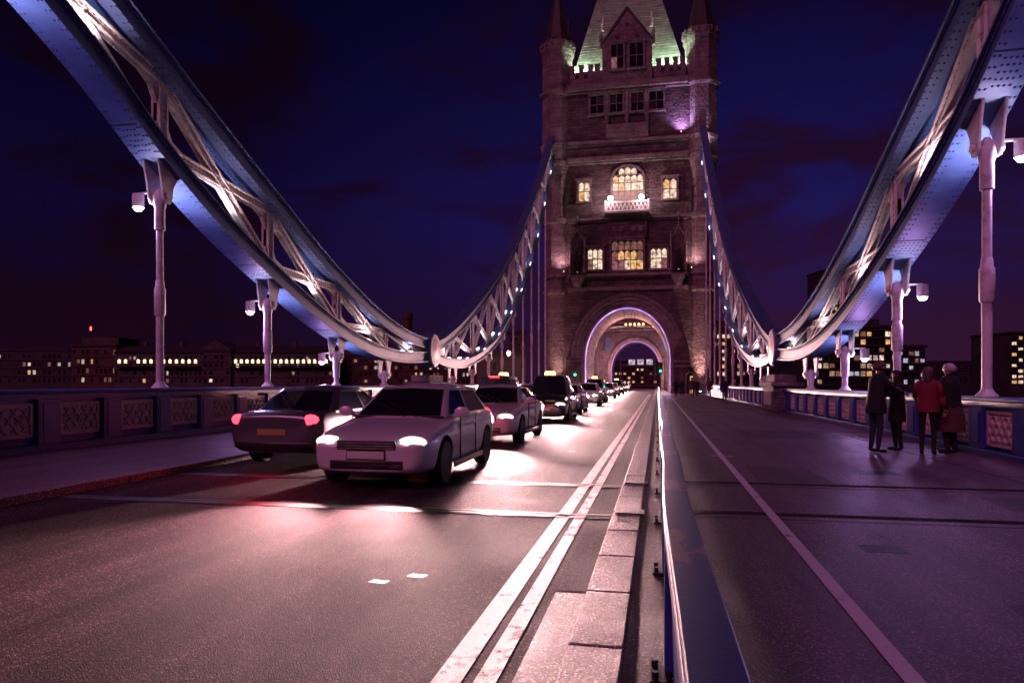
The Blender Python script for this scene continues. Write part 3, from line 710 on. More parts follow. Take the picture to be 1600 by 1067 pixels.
# ------------------------------------------------------------------ the tower
TF = 86.0; CX = -2.48
tw = thing('bridge_tower', 'gothic stone bridge tower with corner turrets, lit windows and a road arch', 'tower', (CX, TF, 0))
AX, AA, AB, AZ = -2.5, 5.3, 6.5, 4.2
m = MB(); m.archwall(-10.3, 5.3, -.13, 13.0, AX, AA, AB, AZ, TF, 101); m.build('lower_wall', 'granite_wall', tw)
m = MB(); m.box(-10.3, 5.3, TF + .35, 101, 13.0, 38.4); m.build('upper_wall', 'granite_wall', tw)
# stepped arch mouldings
for k, (da, t, y0) in enumerate(((0.0, .38, TF - .12), (.42, .34, TF - .30), (.80, .40, TF - .48), (1.30, .42, TF - .22))):
    m = MB(); m.arch(AX, AA + da, AB + da, AZ, t, y0, TF + .02 - .002 * k, zb=0); smooth_angle(m.build('arch_moulding', 'dressed_stone', tw), 50)
m = MB(); m.arch(AX, AA - .10, AB - .10, AZ, .06, TF + .45, TF + .95, zb=1.0); m.build('arch_light_strip', 'led_violet', tw)
for k in range(11):
    u = math.pi * k / 10; lamp('POINT', (AX + (AA - .45) * math.cos(u), TF + .75, AZ + (AB - .45) * math.sin(u)), 42, (.46, .26, 1), .12, tw)
for z in (1.2, 2.7):
    for e in (-1, 1): lamp('POINT', (AX + e * (AA - .4), TF + .75, z), 42, (.56, .40, 1), .12, tw)
def course(z0, z1, proud, mat_='dressed_stone', name='string_course', x0=-9.9, x1=4.9):
    m = MB(); m.box(x0, x1, TF + .352 - proud, TF + .5, z0, z1); m.box(x0, x1, TF + .352 - proud * .55, TF + .5, z0 - .22, z0 - .003); m.build(name, mat_, tw, bevel=.03)
course(12.75, 13.25, .75); course(14.55, 14.95, .60); course(28.95, 29.5, .75); course(31.2, 31.6, .5); course(37.9, 38.6, .85, name='cornice')
course(21.6, 21.95, .45)
m = MB(); m.box(-9.6, 4.6, TF + .12, TF + .9, 38.6, 40.4); m.build('parapet_wall', 'dressed_stone', tw)
for x in (-9.35, -8.2, -7.05, -6.2, 1.35, 2.35, 3.35, 4.2):
    m = MB(); m.box(x - .30, x + .30, TF + .08, TF + .75, 40.4, 41.15); m.box(x - .36, x + .36, TF + .02, TF + .80, 41.153, 41.27); m.build('merlon', 'dressed_stone', tw)
for x in (-8.78, -7.62, 1.85, 2.85, 3.78):
    m = MB(); m.prism([(x - .22, 39.6), (x + .22, 39.6), (x + .22, 40.05), (x - .22, 40.05)], 'Y', TF + .09, TF + .13); m.build('gun_loop', 'seam', tw)
    lamp('POINT', (x, TF + 1.10, 40.75), 1000, (.66, 1, .66), .12, tw)
    m = MB(); m.box(x - .25, x + .25, TF + 1.0, TF + 1.2, 40.2, 40.75); m.build('roof_floodlight', 'led_white_green', tw)
# steep slate roof
m = MB(); m.add([(CX - 7.35, TF + 1.9, 39.6), (CX + 7.35, TF + 1.9, 39.6), (CX + 7.35, 100, 39.6), (CX - 7.35, 100, 39.6), (CX - .9, TF + 5.4, 62), (CX + .9, TF + 5.4, 62), (CX + .9, 96, 62), (CX - .9, 96, 62)],
            [(0, 1, 5, 4), (1, 2, 6, 5), (2, 3, 7, 6), (3, 0, 4, 7), (4, 5, 6, 7)])
rf = m.build('roof', 'slate', tw)
sl_ = MB()
for k in range(60):        # slate courses as thin steps
    t0 = k / 60; z = 39.6 + 22.4 * t0; hw0 = 7.35 + (.9 - 7.35) * t0; yy = TF + 1.9 + 3.5 * t0
    sl_.add([(CX - hw0 - .02, yy - .05, z + .02), (CX + hw0 + .02, yy - .05, z + .02), (CX + hw0 - .13, yy + .06, z + .36), (CX - hw0 + .13, yy + .06, z + .36), (CX - hw0 - .02, yy + .03, z - .02), (CX + hw0 + .02, yy + .03, z - .02)], [(0, 1, 2, 3), (4, 5, 1, 0)])
tag(sl_.build('slate_courses', 'slate', rf), kind='stuff')
m = MB(); m.box(CX - 1.0, CX + 1.0, TF + 5.2, 96.2, 62.0, 62.4); m.build('ridge_cap', 'spire_lead', rf)
# dormer gable
dx0, dx1 = -5.55, .55; dcx = (dx0 + dx1) / 2
m = MB(); m.prism([(dx0, 38.62), (dx1, 38.62), (dx1, 43.0), (dx1 - .35, 43.9), (dcx, 47.5), (dx0 + .35, 43.9), (dx0, 43.0)], 'Y', TF - .25, TF + 4.5)
dm = m.build('dormer', 'dressed_stone', tw)
for e in (-1, 1):
    m = MB(); m.beam((dcx + e * 3.2, TF - .05, 43.45), (dcx, TF - .05, 47.75), .22, .70, (0, 1, 0)); m.build('gable_coping', 'spire_lead', dm)
    m = MB(); m.lathe([(.16, 0), (.24, .3), (.14, .5), (.26, .8), (.18, 1.1), (.05, 1.9)], 8, (dcx + e * 2.95, TF - .1, 45.2)); m.build('finial', 'white_paint', dm)
    m = MB(); m.lathe([(.20, 0), (.24, 1.2), (.30, 1.3), (.05, 2.1)], 8, (dcx + e * 3.25, TF - .2, 42.9)); m.build('pinnacle', 'dressed_stone', dm)
for x in (dcx - 1.2, dcx, dcx + 1.2):
    m = MB(); m.lathe([(.30, 0), (.30, -.06), (.2, -.08)], 10, (x, TF - .25, 44.2 if x != dcx else 45.6), axis='Y'); m.build('carved_roundel', 'granite_wall', dm)

def window(root, x0, x1, z0, z1, nl, rows, lit, arched=False, yf=TF + .35, hood=True, proud=.34, mull=.085, drawn=None):
    """stone window: surround, sill, mullions and transoms as real bars, every pane a piece of its own"""
    w = MB(); t = .24; wd = x1 - x0; spring = z1 - wd / 2 * .78 if arched else z1
    if arched:
        w.arch((x0 + x1) / 2, wd / 2, wd / 2 * .78, spring, t, yf - proud, yf, 20, zb=z0)
    else:
        w.box(x0 - t, x0, yf - proud, yf, z0, z1); w.box(x1, x1 + t, yf - proud, yf, z0, z1); w.box(x0 - t, x1 + t, yf - proud, yf, z1, z1 + t)
        if hood: w.box(x0 - t - .12, x1 + t + .12, yf - proud - .14, yf, z1 + t, z1 + t + .16)
    w.box(x0 - t - .08, x1 + t + .08, yf - proud - .12, yf, z0 - .24, z0 - .003)
    o = w.build('window', 'dressed_stone', root)
    cw = wd / nl; rh = (z1 - z0) / rows
    def top(x):
        if not arched: return z1
        u = (x - (x0 + x1) / 2) / (wd / 2); return spring + wd / 2 * .78 * math.sqrt(max(0, 1 - u * u))
    b = MB()
    for i in range(1, nl): x = x0 + cw * i; b.box(x - mull / 2, x + mull / 2, yf - proud * .75, yf - .02, z0, top(x) - .01)
    for j in range(1, rows): z = z0 + rh * j; b.box(x0, x1, yf - proud * .62, yf - .02, z - mull / 2, z + mull / 2)
    # cusped heads
    b.build('mullion', 'dressed_stone', o)
    for j in range(rows):
        for i in range(nl):
            xa, xb = x0 + cw * i + mull / 2, x0 + cw * (i + 1) - mull / 2; za, zb = z0 + rh * j + mull / 2, z0 + rh * (j + 1) - mull / 2
            xm = (xa + xb) / 2
            if arched: zb = min(zb, min(top(xa), top(xb)) - .05 + .12)
            if zb - za < .12: continue
            head = (j == rows - 1) or (rows > 2 and j == rows - 2)
            if head: hh = min(.42 * (xb - xa), (zb - za) * .5); pts = [(xa, za), (xb, za), (xb, zb - hh), (xm + (xb - xa) * .22, zb - hh * .30), (xm, zb), (xm - (xb - xa) * .22, zb - hh * .30), (xa, zb - hh)]
            else: pts = [(xa, za), (xb, za), (xb, zb), (xa, zb)]
            p = MB(); p.prism(pts, 'Y', yf - .10, yf - .06); p.build('pane', lit(i, j), o)
    return o
rnd = random.Random(3)
pick = lambda *c: (lambda i, j: rnd.choice(c))
# dormer windows (dark, one faint lamp inside)
for xa, xb in ((-4.47, -2.97), (-2.18, -.54)):
    window(dm, xa, xb, 40.2, 43.2, 2, 2, lambda i, j: 'window_rose' if (i == 0 and j == 0 and xa < -4) else 'window_dark', yf=TF - .25, proud=.25)
# upper row
for xa, xb in ((-7.05, -5.4), (-4.6, -3.05), (-2.0, -.5), (.2, 1.9)): window(tw, xa, xb, 35.0, 37.3, 2, 2, pick('window_dark', 'window_dark', 'window_dark', 'lamp_off'))
for x in (-5.0, -2.52, -.12 + .0):
    m = MB(); m.lathe([(.16, -1.6), (.30, -.9), (.26, -.8), (.22, 2.2), (.30, 2.3), (.2, 2.7), (.05, 3.4)], 10, (x, TF + .05, 35.0)); smooth_angle(m.build('corner_shaft', 'dressed_stone', tw), 40)
# carved panel under the upper row
m = MB(); m.box(-5.1, .1, TF - .15, TF + .352, 31.7, 33.5); cp = m.build('carved_panel', 'dressed_stone', tw, bevel=.04)
for k in range(4):
    x = -4.4 + 1.25 * k + (.15 if k > 1 else 0)
    m = MB(); m.prism([(x - .42, 32.9), (x - .42, 32.55), (x, 32.05), (x + .42, 32.55), (x + .42, 32.9), (x, 33.1)], 'Y', TF - .25, TF - .152); m.build('carved_shield', 'dressed_stone', cp)
# balcony window
window(tw, -4.3, -.55, 24.15, 28.2, 5, 4, lambda i, j: ('window_cream', 'window_cream', 'window_amber', 'window_cream', 'window_cream')[(i + j) % 5] if j else 'window_rose', arched=True)
window(tw, -8.55, -7.15, 24.1, 26.6, 2, 2, pick('window_cream', 'window_amber'))
window(tw, 1.85, 3.5, 23.9, 26.4, 2, 2, pick('window_cream', 'window_amber', 'window_cream'))
# lower row
def lit_low(i, j): return ['window_rose', 'window_amber', 'window_rose', 'window_amber', 'window_cream'][(i * 2 + j) % 5] if j < 1 else (['window_rose', 'window_amber', 'window_amber', 'window_amber', 'window_dim'][i] if j == 1 else 'window_dim')
window(tw, -4.4, -.55, 15.35, 19.0, 5, 3, lit_low)
window(tw, -7.4, -5.55, 15.5, 18.1, 3, 2, lambda i, j: 'window_cream' if j or i > 0 else 'window_rose')
window(tw, .35, 2.35, 15.4, 17.9, 3, 2, lambda i, j: 'window_cream' if j or i < 2 else 'window_rose')
m = MB(); m.box(-4.9, -.05, TF - .1, TF + .352, 19.35, 21.4); cr_ = m.build('carved_crest_panel', 'granite_wall', tw, bevel=.05)
for x in (-4.1, -3.2, -1.75, -.85):
    m = MB(); m.lathe([(.36, 0), (.36, -.10), (.18, -.16)], 8, (x, TF - .1, 20.4), axis='Y'); m.build('carved_boss', 'dressed_stone', cr_)
# niches with gabled canopies
for x in (-8.65, 3.7):
    for dxx in (-.0,):
        m = MB(); m.prism([(x - .85, 15.0), (x + .85, 15.0), (x + .85, 18.6), (x + .95, 18.6), (x, 20.3), (x - .95, 18.6), (x - .85, 18.6)], 'Y', TF - .55, TF + .352); nc = m.build('niche', 'granite_wall', tw)
        for e in (-1, 1):
            m = MB(); m.beam((x + e * 1.02, TF - .6, 18.6), (x, TF - .6, 20.45), .14, .2, (0, 1, 0)); m.build('canopy_coping', 'dressed_stone', nc)
            m = MB(); m.lathe([(.14, 0), (.12, 3.3), (.2, 3.4), (.06, 4.6)], 8, (x + e * .88, TF - .62, 15.0)); m.build('shaft', 'dressed_stone', nc)
        m = MB(); m.lathe([(.09, 0), (.06, 1.3), (.15, 1.45), (.03, 1.9)], 8, (x, TF - .6, 20.35)); m.build('finial', 'dressed_stone', nc)
        m = MB(); m.lathe([(.55, 0), (.62, 2.2), (.3, 2.6)], 10, (x, TF - .35, 15.1)); m.build('recess_shade', 'lamp_off', nc)  # near-black bulge stands in for the shade inside the niche
        m = MB(); m.lathe([(.9, 0), (.75, -.5), (.5, -1.1), (.2, -1.6)], 10, (x, TF - .1, 14.5)); m.build('corbel', 'dressed_stone', nc)
# balcony with pierced front and two floodlights
bc = MB(); bc.box(-5.2, .2, TF - 1.3, TF + .352, 22.1, 22.35); bc.box(-4.9, -.1, TF - .9, TF + .352, 21.96, 22.097); bal = bc.build('balcony', 'dressed_stone', tw, bevel=.03)
m = MB(); m.box(-5.2, .2, TF - 1.32, TF - 1.12, 23.35, 23.55); m.box(-5.2, .2, TF - 1.30, TF - 1.14, 22.353, 22.5)
for x in (-5.2, -.02): m.box(x, x + .22, TF - 1.33, TF - 1.10, 22.353, 23.7)
m.build('balustrade', 'white_paint', bal)
for k in range(10):
    x = -4.95 + .49 * k
    m = MB(); m.beam((x, TF - 1.22, 22.5), (x + .245, TF - 1.22, 23.35), .10, .12, (0, 1, 0)); m.beam((x + .49, TF - 1.22, 22.5), (x + .255, TF - 1.22, 23.35), .10, .12, (0, 1, 0)); m.build('baluster', 'white_paint', bal)
for x in (-4.5, -.75):
    m = MB(); m.box(x - .16, x + .16, TF - 1.25, TF - 1.0, 23.72, 24.1); m.box(x - .04, x + .04, TF - 1.15, TF - 1.08, 23.5, 23.72); m.build('flood_housing', 'dark_metal', bal)
    m = MB(); m.lathe([(.26, 0), (.30, -.12), (.17, -.26), (.03, -.30)], 14, (x, TF - 1.255, 23.92), axis='Y'); m.build('flood_lens', 'lamp_flood' if 'lamp_flood' in MATS else 'lamp_white', bal)
    lamp('POINT', (x, TF - 1.75, 24.0), 300, (1, .62, .66), .15, tw)
    lamp('POINT', (x, TF - .5, 23.2), 90, (1, .80, .78), .12, tw)

# corner turrets
def turret(cx, cy, full=True):
    o8 = math.pi / 8; k = 1 / math.cos(o8)
    m = MB(); m.lathe([(1.78, -.13), (1.78, .5), (1.66, .7), (1.66, 1.0)], 24, (cx, cy, 0)); t = smooth_angle(m.build('turret_base', 'dressed_stone', tw), 50)
    m = MB(); m.lathe([(1.60, .9), (1.60, 12.8)], 28, (cx, cy, 0)); smooth_angle(m.build('turret_shaft', 'dressed_stone', tw), 40)
    for z, r in ((12.8, 1.95), (14.8, 1.85), (21.8, 1.9)):
        m = MB(); m.lathe([(1.6, -.35), (r, -.1), (r, .25), (1.65, .42)], 28, (cx, cy, z)); smooth_angle(m.build('turret_ring', 'dressed_stone', tw), 40)
    m = MB(); m.lathe([(1.60, 13.1), (1.60, 22.2), (1.45, 23.4), (1.45, 24.6), (1.95 * k, 28.9), (1.95 * k, 31.2)], 8, (cx, cy, 0), o8); m.build('turret_shaft', 'dressed_stone', tw)
    for z, r in ((28.9, 2.15), (31.2, 2.08), (37.9, 2.25)):
        m = MB(); m.lathe([(1.9 * k, -.3), (r * k, 0), (r * k, .35), (1.9 * k, .6)], 8, (cx, cy, z), o8); m.build('turret_ring', 'dressed_stone', tw)
    m = MB(); m.lathe([(1.86 * k, 31.5), (1.86 * k, 44.0)], 8, (cx, cy, 0), o8); m.build('turret_top', 'dressed_stone', tw)
    m = MB(); m.lathe([(1.86 * k, 43.0), (2.10 * k, 43.6), (2.10 * k, 44.5), (1.9 * k, 44.7)], 8, (cx, cy, 0), o8); m.build('turret_crown', 'dressed_stone', tw)
    for i in range(8):
        for j in (-.25, .25):
            a = 2 * math.pi * i / 8 + j * .9; rr = 2.14 * k * math.cos(o8) / math.cos(j * .9)
            m = MB(); m.lathe([(.14, 0), (.14, .5), (.05, .7)], 6, (cx + rr * math.cos(a), cy + rr * math.sin(a), 44.0)); m.build('crown_boss', 'dressed_stone', tw)
    m = MB(); m.lathe([(1.82 * k, 44.5), (1.55 * k, 45.2), (1.12 * k, 47.4), (.62 * k, 50.0), (.16, 52.6), (.05, 54.5)], 8, (cx, cy, 0), o8); m.build('spire', 'spire_lead', tw)
    if full:
        for i, zc in ((4, 9.0), (6, 9.0)):
            pass
for cx in (-11.40, 6.45):
    turret(cx, 87.6); turret(cx, 99.6, False)
# uplights at the foot of the turrets
for x, y, p in ((6.2, TF - 1.2, 260), (-11.0, TF - 1.2, 120), (4.6, TF - .7, 90)):
    m = MB(); m.box(x - .18, x + .18, y - .15, y + .15, .0, .25); b_ = m.build('uplight_box', 'dark_metal', tw)
    m = MB(); m.box(x - .13, x + .13, y - .10, y + .10, .253, .27); m.build('uplight_lens', 'lamp_warm', tw)
    lamp('SPOT', (x, y, .4), p * 16, (1, .56, .50), .12, tw, aim=(x + (.35 if x > 0 else -.3), y + 2.2, 16), size=58, blend=.9)
# string-course uplights that catch the shafts and brickwork
for x, y, z, tx, p, c in ((5.2, TF - .9, 15.3, 6.2, 700, (1, .60, .62)), (-10.3, TF - .9, 15.3, -11.2, 700, (1, .55, .66)), (4.0, TF - .55, 31.9, 4.3, 1500, (.62, .40, 1)), (-9.0, TF - .8, 21.2, -9.0, 0, (1, .5, .6)), (6.9, TF - 1.1, 29.8, 7.4, 500, (.9, .6, .9)), (-8.6, TF - .8, 15.2, -8.6, 160, (1, .6, .7)), (3.7, TF - .8, 15.2, 3.7, 160, (1, .6, .7))):
    if not p: continue
    m = MB(); m.box(x - .06, x + .06, y - .05, y + .05, z - .12, z); m.build('ledge_lamp', 'lamp_ledge', tw)
    lamp('SPOT', (x, y, z + .1), p, c, .08, tw, aim=(tx, y + 1.3, z + 5), size=120, blend=1)
# low gatehouse and side wall at the foot of the tower
m = MB(); m.prism([(3.1, 0), (5.0, 0), (5.0, 5.2), (4.05, 6.9), (3.1, 5.2)], 'Y', TF - 1.0, TF + .3); gh = m.build('gatehouse', 'granite_wall', tw)
m = MB(); m.box(2.9, 5.2, TF - 1.15, TF - .9, 3.7, 4.0); m.box(2.95, 5.15, TF - 1.12, TF - .9, 3.2, 3.45); m.build('gatehouse_cornice', 'dressed_stone', gh)
m = MB(); m.arch(5.05, .42, .5, 2.0, .16, TF - 1.35, TF - .4, 10, zb=0); m.build('side_door_arch', 'dressed_stone', gh)
m = MB(); m.box(4.72, 5.38, TF - .55, TF - .5, .0, 2.1); m.build('side_door', 'window_amber', gh)
m = MB(); m.prism([(-10.0, 0), (-8.2, 0), (-8.2, 4.4), (-10.0, 4.4)], 'Y', TF - 1.0, TF + .3); gh = m.build('gatehouse', 'granite_wall', tw)
m = MB(); m.box(-10.1, -8.1, TF - 1.12, TF - .9, 3.9, 4.15); m.build('gatehouse_cornice', 'dressed_stone', gh)
# amber lamps in the vault
for k in range(5):
    x = AX - .6 + k * .62
    m = MB(); m.lathe([(.10, 0), (.16, .12), (.10, .26)], 8, (x, 100.3, 9.6)); m.build('vault_lamp', 'wall_lamp_amber', tw)
m = MB(); m.box(AX - 4.6, AX + 4.6, 100.55, 100.75, 9.3, 9.55); m.build('vault_beam', 'dark_metal', tw)
for x in (AX - 1.5, AX + 1.5): lamp('POINT', (x, 99.4, 8.9), 560, (1, .48, .42), .2, tw)
for x in (AX - 3.5, AX + 3.5): lamp('POINT', (x, 112, 6.5), 3600, (1, .46, .50), .3, tw)  # bare warm lamps added past the vault to brighten the view through

# ------------------------------------------------------------------ second tower, seen through the arch
T2 = 147.0
t2 = thing('far_bridge_tower', 'second stone bridge tower glimpsed through the road arch', 'tower', (CX, T2, 0))
m = MB(); m.archwall(-10.3, 5.3, -.13, 13.0, AX, AA - .1, AB - .3, AZ - .3, T2, T2 + 15); m.build('lower_wall', 'pier_stone', t2)
m = MB(); m.box(-10.3, 5.3, T2 + .3, T2 + 15, 13, 38.5); m.build('upper_wall', 'pier_stone', t2)
m = MB(); m.arch(AX, AA - .1, AB - .3, AZ - .3, .7, T2 - .3, T2 + .01, zb=0); smooth_angle(m.build('arch_moulding', 'dressed_stone', t2), 50)
m = MB(); m.arch(AX, AA - .25, AB - .45, AZ - .3, .09, T2 + .3, T2 + .45, zb=1); m.build('arch_light_strip', 'led_violet', t2)
m = MB(); m.box(-10.3, 5.3, T2 - .35, T2 + .3, 12.2, 12.7); m.box(-10.3, 5.3, T2 - .25, T2 + .3, 13.8, 14.1); m.build('string_course', 'dressed_stone', t2)
for k in range(14):
    x = AX - 5.2 + k * .8
    m = MB(); m.arch(x, .26, .3, 11.5, .07, T2 - .14, T2 - .002, 8, zb=10.9); m.build('blind_arcade', 'dressed_stone', t2)
for x in (AX - 5.9, AX + 5.9):
    m = MB(); m.prism([(x - .5, 8.0), (x + .5, 8.0), (x + .5, 10.6), (x, 11.3), (x - .5, 10.6)], 'Y', T2 - .2, T2 - .002); m.build('heraldic_panel', 'blue_paint', t2)
for x in (-11.4, 6.45):
    m = MB(); m.lathe([(2.0, -.13), (2.0, 44), (2.3, 44.3), (1.9, 45), (.1, 54)], 8, (x, T2 + 1.5, 0), math.pi / 8); m.build('turret', 'pier_stone', t2)
m = MB(); m.add([(-9.5, T2 + 1, 38.5), (4.6, T2 + 1, 38.5), (4.6, T2 + 14, 38.5), (-9.5, T2 + 14, 38.5), (CX - .9, T2 + 7.5, 56), (CX + .9, T2 + 7.5, 56)], [(0, 1, 5, 4), (1, 2, 5), (2, 3, 4, 5), (3, 0, 4), (3, 2, 1, 0)]); m.build('roof', 'slate', t2)
for x in (AX - 3.5, AX + 3.5): lamp('POINT', (x, T2 - 4, 4.5), 1400, (1, .48, .52), .2, t2)  # bare warm lamps added to brighten the far arch
for x in (AX - 2.2, AX + 2.2): lamp('POINT', (x, T2 + 3, 7.0), 500, (.7, .3, 1), .2, t2)
# overhead sign gantry beyond the second arch with lit panels
gn = thing('overhead_gantry', 'white lit truss gantry far beyond both tower arches', 'gantry', (AX, 178, 0))
m = MB(); m.box(-7.0, -6.7, 177.9, 178.1, -.1, 8.2); m.build('upright', 'dark_metal', gn)
m = MB(); m.box(1.7, 2.0, 177.9, 178.1, -.1, 8.2); m.build('upright', 'dark_metal', gn)
m = MB(); m.box(-7.0, 2.0, 177.8, 178.2, 5.6, 5.8); m.build('girder', 'dark_metal', gn)
for xa in (-4.8, -2.6, -.3):
    m = MB(); m.box(xa, xa + 1.6, 177.7, 177.8, 5.85, 7.2); m.build('lit_panel', 'window_cool', gn)
    m = MB(); m.beam((xa + .1, 177.66, 5.9), (xa + 1.5, 177.66, 7.15), .12, .05, (0, 1, 0)); m.build('cross_bar', 'dark_metal', gn)

# ------------------------------------------------------------------ traffic signals at the tower
def signal(x, y, label, h=2.75):
    t = thing('traffic_signal', label, 'traffic light', (x, y, 0), 0, 'traffic signals at the tower arch')
    m = MB(); m.lathe([(.10, 0), (.06, .08), (.055, h - .2)], 10, (x, y, 0)); m.build('post', 'dark_metal', t)
    m = MB(); m.box(x - .17, x + .17, y - .02, y + .14, h - .45, h + .62); m.box(x - .26, x + .26, y + .12, y + .15, h - .55, h + .72); m.build('head', 'dark_metal', t, bevel=.01)
    for i, mt in enumerate(('lamp_green', 'lamp_off', 'lamp_off')):
        m = MB(); m.lathe([(.115, 0), (.11, -.03), (.03, -.045)], 12, (x, y - .02, h - .27 + .34 * i), axis='Y'); ln = m.build('lens', mt, t)
        m = MB(); m.arch(x, .125, .125, h - .27 + .34 * i, .012, y - .20, y - .02, 8); m.build('visor', 'dark_metal', ln)
    lamp('POINT', (x, y - .35, h - .27), 25, (.05, 1, .45), .1, t)
signal(1.42, 79, 'green traffic signal beside the barrier, at the right foot of the arch', 2.9)
signal(-8.25, 79, 'green traffic signal at the left foot of the arch beyond the traffic', 2.5)

# ------------------------------------------------------------------ far buildings on both banks
CS, SN = math.cos(YAW), math.sin(YAW)
def site(px, D):
    """a spot on the ground D metres off along the line of sight and to the side, in world X,Y"""
    xc = (px - 800) / 1067 * D
    return (-SN * D + CS * xc, CS * D + SN * xc)
def hz(py, D): return 1.37 + (597 - py) / 1067 * D
def building(name, label, px0, px1, ptop, D, depth, wall, rows, cols, litp, mats, roof='flat', seed=1, ww=.55, wh=.5, zlow=None, allpanes=False, cat='building', group=None, base=-6.5):
    rr = random.Random(seed); W = (px1 - px0) / 1067 * D; zt = hz(ptop, D) - base
    x, y = site((px0 + px1) / 2, D)
    t = thing(name, label, cat, (x, y, base), YAW, group)
    m = MB(); m.box(-W / 2, W / 2, 0, depth, 0, zt); m.build('wall', wall, t, local=True)
    if roof == 'flat':
        m = MB(); m.box(-W / 2 - .4, W / 2 + .4, -.4, depth + .4, zt, zt + .7); m.build('roof', 'block_dark', t, local=True)
    else:
        m = MB(); m.prism([(-.6, zt), (depth + .6, zt), (depth / 2, zt + roof)], 'X', -W / 2 - .4, W / 2 + .4); r = m.build('roof', 'block_dark', t, local=True)
        for k in range(int(W / 14)):
            xx = -W / 2 + 7 + 14 * k; m = MB(); m.box(xx - .8, xx + .8, depth / 2 - .6, depth / 2 + .6, zt + roof * .7, zt + roof + 1.6); m.build('chimney', 'brick_dark', r, local=True)
    for j in range(1, rows):
        zc = (zlow if zlow is not None else 7.0) + (zt - .6 - (zlow if zlow is not None else 7.0)) / rows * j
        m = MB(); m.box(-W / 2 - .15, W / 2 + .15, -.28, -.002, zc - .14, zc + .10); m.build('ledge', wall, t, local=True)
    z0 = (zlow if zlow is not None else 7.0); sh = (zt - .6 - z0) / rows; cw = W / cols
    for j in range(rows):
        for i in range(cols):
            lit = rr.random() < litp
            if not lit and not allpanes and rr.random() < .45: continue
            xx = -W / 2 + cw * (i + .5); zz = z0 + sh * (j + .5)
            a, b = cw * ww / 2 * rr.choice((1, 1, .7, .85)), sh * wh / 2 * rr.choice((1, 1, .8))
            m = MB(); m.box(xx - a, xx + a, -.06, .05, zz - b, zz + b); wn = m.build('window', rr.choice(mats) if lit else 'window_dark', t, local=True)
            if lit and b > .8:
                m = MB(); m.box(xx - .05, xx + .05, -.10, -.062, zz - b, zz + b); m.box(xx - a - .1, xx + a + .1, -.2, -.01, zz - b - .15, zz - b); m.build('glazing_bar', 'block_dark', wn, local=True)
    return t, W, zt
WM = ['window_amber', 'window_low', 'window_dim', 'window_dim', 'window_cool', 'window_pale', 'window_low', 'window_cream']
# left bank, from the picture's edge to the chain joint
building('office_block', 'low dark block with scattered lit windows at far left of the skyline', -60, 112, 548, 270, 20, 'block_dark', 4, 22, .16, WM, seed=2)
tA, W, zt = building('warehouse', 'dark riverside warehouse with set-back top floors and red roof beacon', 112, 182, 541, 262, 22, 'brick_dark', 4, 10, .14, WM, seed=5)
m = MB(); m.box(-W / 2 + 2, W / 2 - 1, 3, 18, zt + .7, zt + 3.6); m.build('penthouse', 'brick_dark', tA, local=True)
m = MB(); m.tube((-W * .22, 4, zt + 3.6), (-W * .22, 4, zt + 6.4), .12, n=6); m.build('mast', 'dark_metal', tA, local=True)
m = MB(); m.lathe([(.3, 0), (.34, 1.2), (.1, 1.5)], 8, (-W * .22, 4, zt + 6.4)); mat('beacon_red', (1, .1, .05), .4, emis=(1, .05, .03), estr=8); m.build('beacon', 'beacon_red', tA, local=True)
for nm, lab, a, b, sd in (('riverside_terrace', 'long dark terrace with bright lamp row left of the gabled centre', 178, 316, 3), ('riverside_terrace', 'long dark terrace with bright lamp row right of the gabled centre', 360, 520, 8)):
    t, W, zt = building(nm, lab, a, b, 551, 255, 18, 'stucco_dark', 4, int((b - a) / 7), .10, WM, seed=sd, roof=3.0, group='riverside terraces')
    n = 13 if a < 300 else 17
    m = MB(); m.box(-W / 2 + 1, W / 2 - 1, -2.2, -.1, hz(571, 253) + 6.5 - .4, hz(571, 253) + 6.5); m.build('lamp_ledge', 'stucco_dark', t, local=True)
    for k in range(n):
        xx = -W / 2 + 2.0 + (W - 4.5) * k / (n - 1)
        if a < 300 and k == 2: continue
        m = MB(); zz = hz(567, 253) + 6.5; m.prism([(xx - .50, zz), (xx + .50, zz), (xx + .50, zz + .9), (xx + .25, zz + 1.35), (xx - .25, zz + 1.35), (xx - .50, zz + .9)], 'Y', -.22, -.1); m.build('lit_arch', 'lamp_row', t, local=True) if 'lamp_row' in MATS else (mat('lamp_row', (1, .9, .6), .4, emis=(1, .82, .42), estr=3.2), m.build('lit_arch', 'lamp_row', t, local=True))
t, W, zt = building('gabled_hall', 'dark hall with triangular pediment between the two lamp-lit terraces', 316, 360, 549, 254, 18, 'stucco_dark', 4, 5, .10, WM, seed=6)
m = MB(); m.prism([(-W / 2 - .4, zt + .7), (W / 2 + .4, zt + .7), (0, zt + 4.2)], 'Y', -.5, 14); m.build('pediment', 'stucco_dark', t, local=True)
building('wharf_block', 'dark wharf block with few lit windows behind the short hangers', 520, 662, 556, 262, 18, 'brick_dark', 4, 18, .12, WM, seed=9)
ch = thing('factory_chimney', 'slim brick chimney rising beside the far chain joint', 'chimney', (*site(637, 300), -6.5))
m = MB(); m.lathe([(2.6, 0), (1.9, hz(500, 300) + 6.5), (2.3, hz(499, 300) + 6.5), (2.3, hz(492, 300) + 6.5), (1.9, hz(489, 300) + 6.5)], 14, (0, 0, 0)); m.build('shaft', 'brick_dark', ch, local=True)
building('quay_house', 'pale quayside house between chain and tower, lit by a street lamp', 745, 822, 556, 150, 12, 'stucco_dark', 2, 7, .2, WM, seed=4, zlow=6.5)
building('corner_flats', 'tall dark flats behind the quay house by the hangers', 796, 822, 520, 190, 12, 'brick_dark', 6, 4, .12, WM, seed=14)
building('dockside_building', 'dark building with row of amber windows under the far chain', 664, 745, 566, 210, 14, 'brick_dark', 3, 14, .25, WM, seed=15)
sx, sy = site(795, 139)
